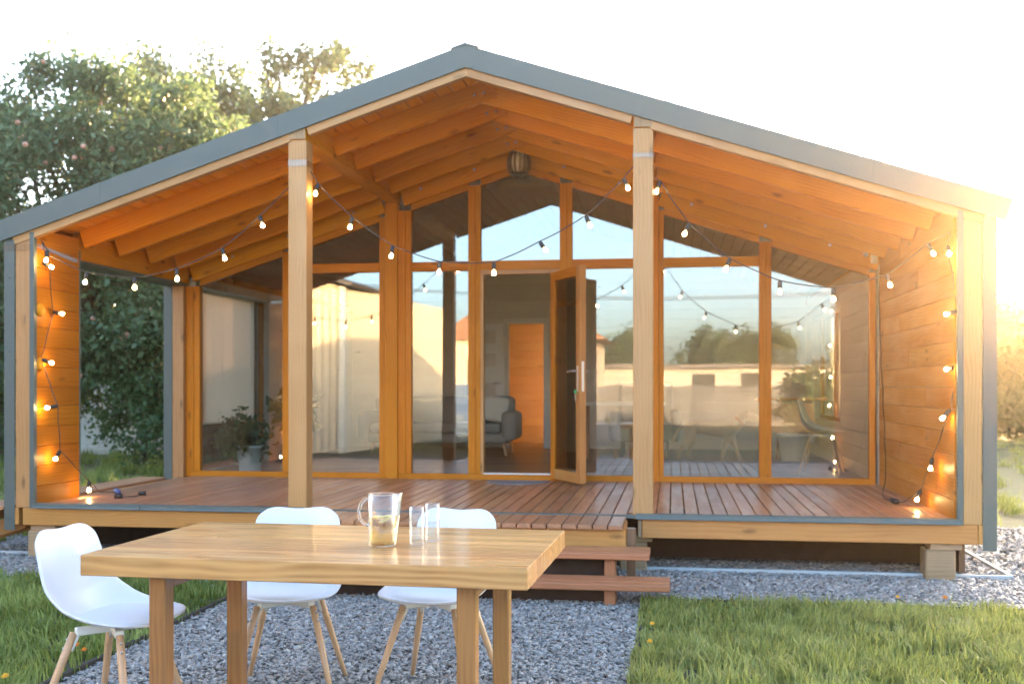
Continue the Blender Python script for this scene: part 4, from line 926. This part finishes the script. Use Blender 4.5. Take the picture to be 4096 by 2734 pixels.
# ------------------------------------------------------------------ the yard behind the viewer, seen only in the window panes
M['cream'] = plain('cream_cladding', (.66, .58, .45), .6, 0., .05, 3.); M['roofd'] = plain('dark_roof_sheet', (.10, .10, .11), .6); M['roofo'] = plain('terracotta_roof', (.26, .14, .09), .8, 0., .2, 6.)
M['dim'] = plain('dark_window', (.03, .035, .04), .15); M['wallwh'] = plain('white_render', (.38, .375, .36), .9)
sh = thing('metal_shed', 'cream corrugated shed with dark roof mirrored in the left panes', 'shed', (-6, -11, GZ))
def corr(name, p0, p1, h, mat, parent, pitch_=.16, amp=.022):
    p0, p1 = Vector(p0), Vector(p1); L = (p1-p0).length; d = (p1-p0)/L; nn = Vector((-d.y, d.x, 0)); k = int(L/pitch_*4); v = []; f = []
    for i in range(k+1):
        q = p0+d*(L*i/k)+nn*(amp*(1, .2, -1, .2)[i % 4])
        v += [q, q+Vector((0, 0, h))]
    for i in range(k): f.append((2*i, 2*i+2, 2*i+3, 2*i+1))
    return link(name, pymesh(name, v, f), mat, parent)
corr('wall', (-6.9, -7.8, GZ), (-5.2, -7.8, GZ), 3.42, 'cream', sh); corr('wall', (-5.2, -7.82, GZ), (-4.4, -15, GZ), 3.42, 'cream', sh); box('core', (-6.9, -15, GZ), (-5.3, -7.9, 3.38), 'cream', sh, 0)
prism('gable', [(-6.9, 3.42), (-5.2, 3.42), (-6.05, 3.75)], -8.0, -7.85, 'cream', sh); prism('roof', [(-5.0, 3.40), (-6.05, 3.80), (-6.05, 3.88), (-4.9, 3.46)], -15.2, -7.5, 'roofd', sh); prism('roof', [(-7.1, 3.40), (-6.05, 3.80), (-6.05, 3.88), (-7.2, 3.46)], -15.2, -7.5, 'roofd', sh)
box('corner_trim', (-5.26, -7.86, GZ), (-5.14, -7.72, 3.42), 'wmetal', sh); box('wall_vent', (-6.3, -7.77, 2.5), (-6.05, -7.70, 2.64), 'roofd', sh)
M['blockerw'] = wood('dark_blocker_board', (.07, .05, .035), (.035, .025, .018), .8, 12, .3)
bn = thing('reflection_blocker', 'dark barn added left of the cream shed to block sky reflections', 'barn', (-10.6, -10, GZ))  # made-up barn, keeps bright sky out of the left pane's reflection
box('wall', (-14, -13, GZ), (-7.25, -7.05, 4.4), 'blockerw', bn, 0); prism('roof', [(-14.4, 4.3), (-6.95, 4.3), (-10.6, 6.6)], -13.3, -6.8, 'roofd', bn)
for k in range(30): box('wall_board', (-14+k*.225, -7.049, GZ), (-14+k*.225+.21, -7.02, 4.29), 'blockerw', bn, .004)
box('door', (-11.5, -7.019, GZ), (-9.7, -6.98, 2.6), 'blockerw', bn)
lb_ = thing('low_building', 'long low white building with doors mirrored in the right panes', 'building', (6, -36, GZ))
box('wall', (-2, -40, GZ), (12.5, -36, 2.25), 'wallwh', lb_, 0); prism('roof', [(-2.3, 2.25), (12.8, 2.25), (12.8, 2.36), (-2.3, 2.44)], -40.3, -35.6, 'roofd', lb_)
for x in (0, 2.4, 4.6, 6.8, 9.2, 11): box('window', (x, -36.0, 1.0), (x+1.0, -35.95, 2.0), 'dim', lb_)
M['fencem'] = wood('shade_grey_board', (.15, .16, .165), (.09, .095, .10), .8, 12, .4, var=.2)
yf = thing('shade_fence', 'grey board fence added as shade before the long low building', 'fence', (4.5, -25, GZ))  # added fence, its dark grey imitates shade low on the building
for zz in (.35, 1.2): box('rail', (-3.5, -25.06, zz), (13.5, -25.02, zz+.09), 'fencem', yf)
for k in range(58): box('board', (-3.5+k*.295, -25.0195, GZ), (-3.5+k*.295+.28, -24.995, 1.42+.04*math.sin(k*7.7)), 'fencem', yf, .004)
rd_ = thing('brick_house', 'house with terracotta roof beyond the low building', 'house', (-3, -30, GZ)); box('wall', (-7.5, -34, GZ), (-1.5, -28, 3.2), 'cream', rd_, 0); prism('roof', [(-8, 3.2), (-1, 3.2), (-4.5, 5.4)], -34.3, -27.7, 'roofo', rd_)
for x in (-6.5, -3.8): box('window', (x, -28, 1.2), (x+1.1, -27.94, 2.4), 'dim', rd_)
for i, (x, y, hh, lab) in enumerate(((3.5, -46, 3.4, 'dark bushy tree behind the long low building, near its middle'), (6.2, -46, 3.7, 'dark round tree behind the long low building, near its windows'), (-.8, -45, 3.3, 'dark tree behind the low building end by the house'), (11.5, -44, 3.0, 'dark tree behind the far end of the low building'), (5.6, -12.6, 1.35, 'dark loose bush mirrored in the rightmost pane'))):
    kk = 1.9 if x < -5 else 1.
    tree('yard_tree', lab, (x, y, GZ), [((0, 0, hh), (1.3*kk, 1.3*kk, hh*.34)), ((.8*kk, 0, hh*.8), (kk, kk, hh*.34)), ((-.9*kk, 0, hh*.75), (kk, kk, hh*.34)), ((0, 0, hh*.45), (1.2*kk, kk, hh*.3))], 7000 if x > -5 else 22000, .2 if y < -20 else (.16 if x > 0 else .32), 'dark_leaf', 80+i, .14, ncl=50, csig=.2, group='trees in the yard behind the table')
pl_ = []
for i, x in enumerate((-14, 18)):
    p = thing('utility_pole', 'wooden utility pole by the terracotta house' if i == 0 else 'wooden utility pole past the long low building', 'pole', (x, -27, GZ)); tube('shaft', [(x, -27, GZ-.2), (x, -27, 6.2)], [.14, .1], 'rawwood', p); beam('crossarm', (x, -27.6, 5.7), (x, -26.4, 5.7), .08, .1, 'rawwood', p)
for i, dy in enumerate((-.5, .5)): tag(tube('overhead_wire', [(-14+32*q/16, -27+dy, 5.76-1.1*4*(q/16)*(1-q/16)) for q in range(17)], .014, 'black'), 'sagging overhead wire between the utility poles, on the '+('far' if i == 0 else 'cabin')+' side', 'wire')
# parked car mirrored beside the shed
M['carp'] = plain('pale_blue_car_paint', (.50, .58, .62), .25, 0., .02, 4., coat=.8); M['tyre'] = plain('tyre', (.02, .02, .02), .8)
car = thing('parked_car', 'pale blue grey hatchback parked beside the cream shed', 'car', (-2.9, -11.0, GZ), R(78))
def cl3(prof, hw, mat, name, inset=.0):
    v = []; n_ = len(prof)
    for s, k in ((-1, 1), (1, 1)):
        for (x, z) in prof: v.append((x, s*(hw-inset*max(0, z-.85)), z))
    f = [list(range(n_)), list(range(2*n_-1, n_-1, -1))]+[[i, i+n_, (i+1) % n_+n_, (i+1) % n_] for i in range(n_)]
    o = link(name, pymesh(name, v, f), mat, car, WM[car]); md = o.modifiers.new('b', 'BEVEL'); md.width = .05; md.segments = 3; return o
bd = cl3([(-1.95, .28), (-1.98, .62), (-1.85, .9), (-1.5, .95), (-1.05, 1.38), (.35, 1.44), (.98, .98), (1.85, .82), (1.98, .6), (1.95, .28)], .84, 'carp', 'body', .22)
cl3([(-1.38, .97), (-1.02, 1.32), (-.32, 1.36), (-.32, .97)], .855, 'dim', 'window', .24); cl3([(-.24, .97), (-.24, 1.37), (.32, 1.37), (.84, .98)], .855, 'dim', 'window', .24)
for x in (-1.25, 1.25):
    for s in (-1, 1):
        wm_ = WM[car] @ Matrix.Translation((x, s*.80, .32)) @ Matrix.Rotation(R(90), 4, 'X')
        wh_ = link('wheel', lathemesh('tyre', [(.2, -.09), (.30, -.09), (.32, -.05), (.32, .05), (.30, .09), (.2, .09)], 24), 'tyre', car, wm_); link('rim', lathemesh('rim', [(0, -.07), (.2, -.08), (.2, .08), (0, .07)], 16), 'steel', wh_, wm_)
for s in (-1, 1): link('headlight', boxmesh(.06, .3, .12, .02, 2), 'wmetal', car, WM[car] @ Matrix.Translation((1.93, s*.58, .70)))

# ------------------------------------------------------------------ thin warm haze, added to stand in for lens glare
hm, t, out = newmat('lens_glare_haze'); g = G(t)
pv = g.n('VolumePrincipled', {'Color': (1, .86, .64, 1), 'Density': .0017, 'Anisotropy': .85}); t.links.new(pv.outputs[0], out.inputs['Volume']); M['haze'] = hm
hz = box('haze', (-620, -620, -1.2), (620, 620, 14), 'haze', None, 0); hz['kind'] = 'stuff'; tag(hz, 'thin warm haze added over the yard to imitate lens glare', 'haze')
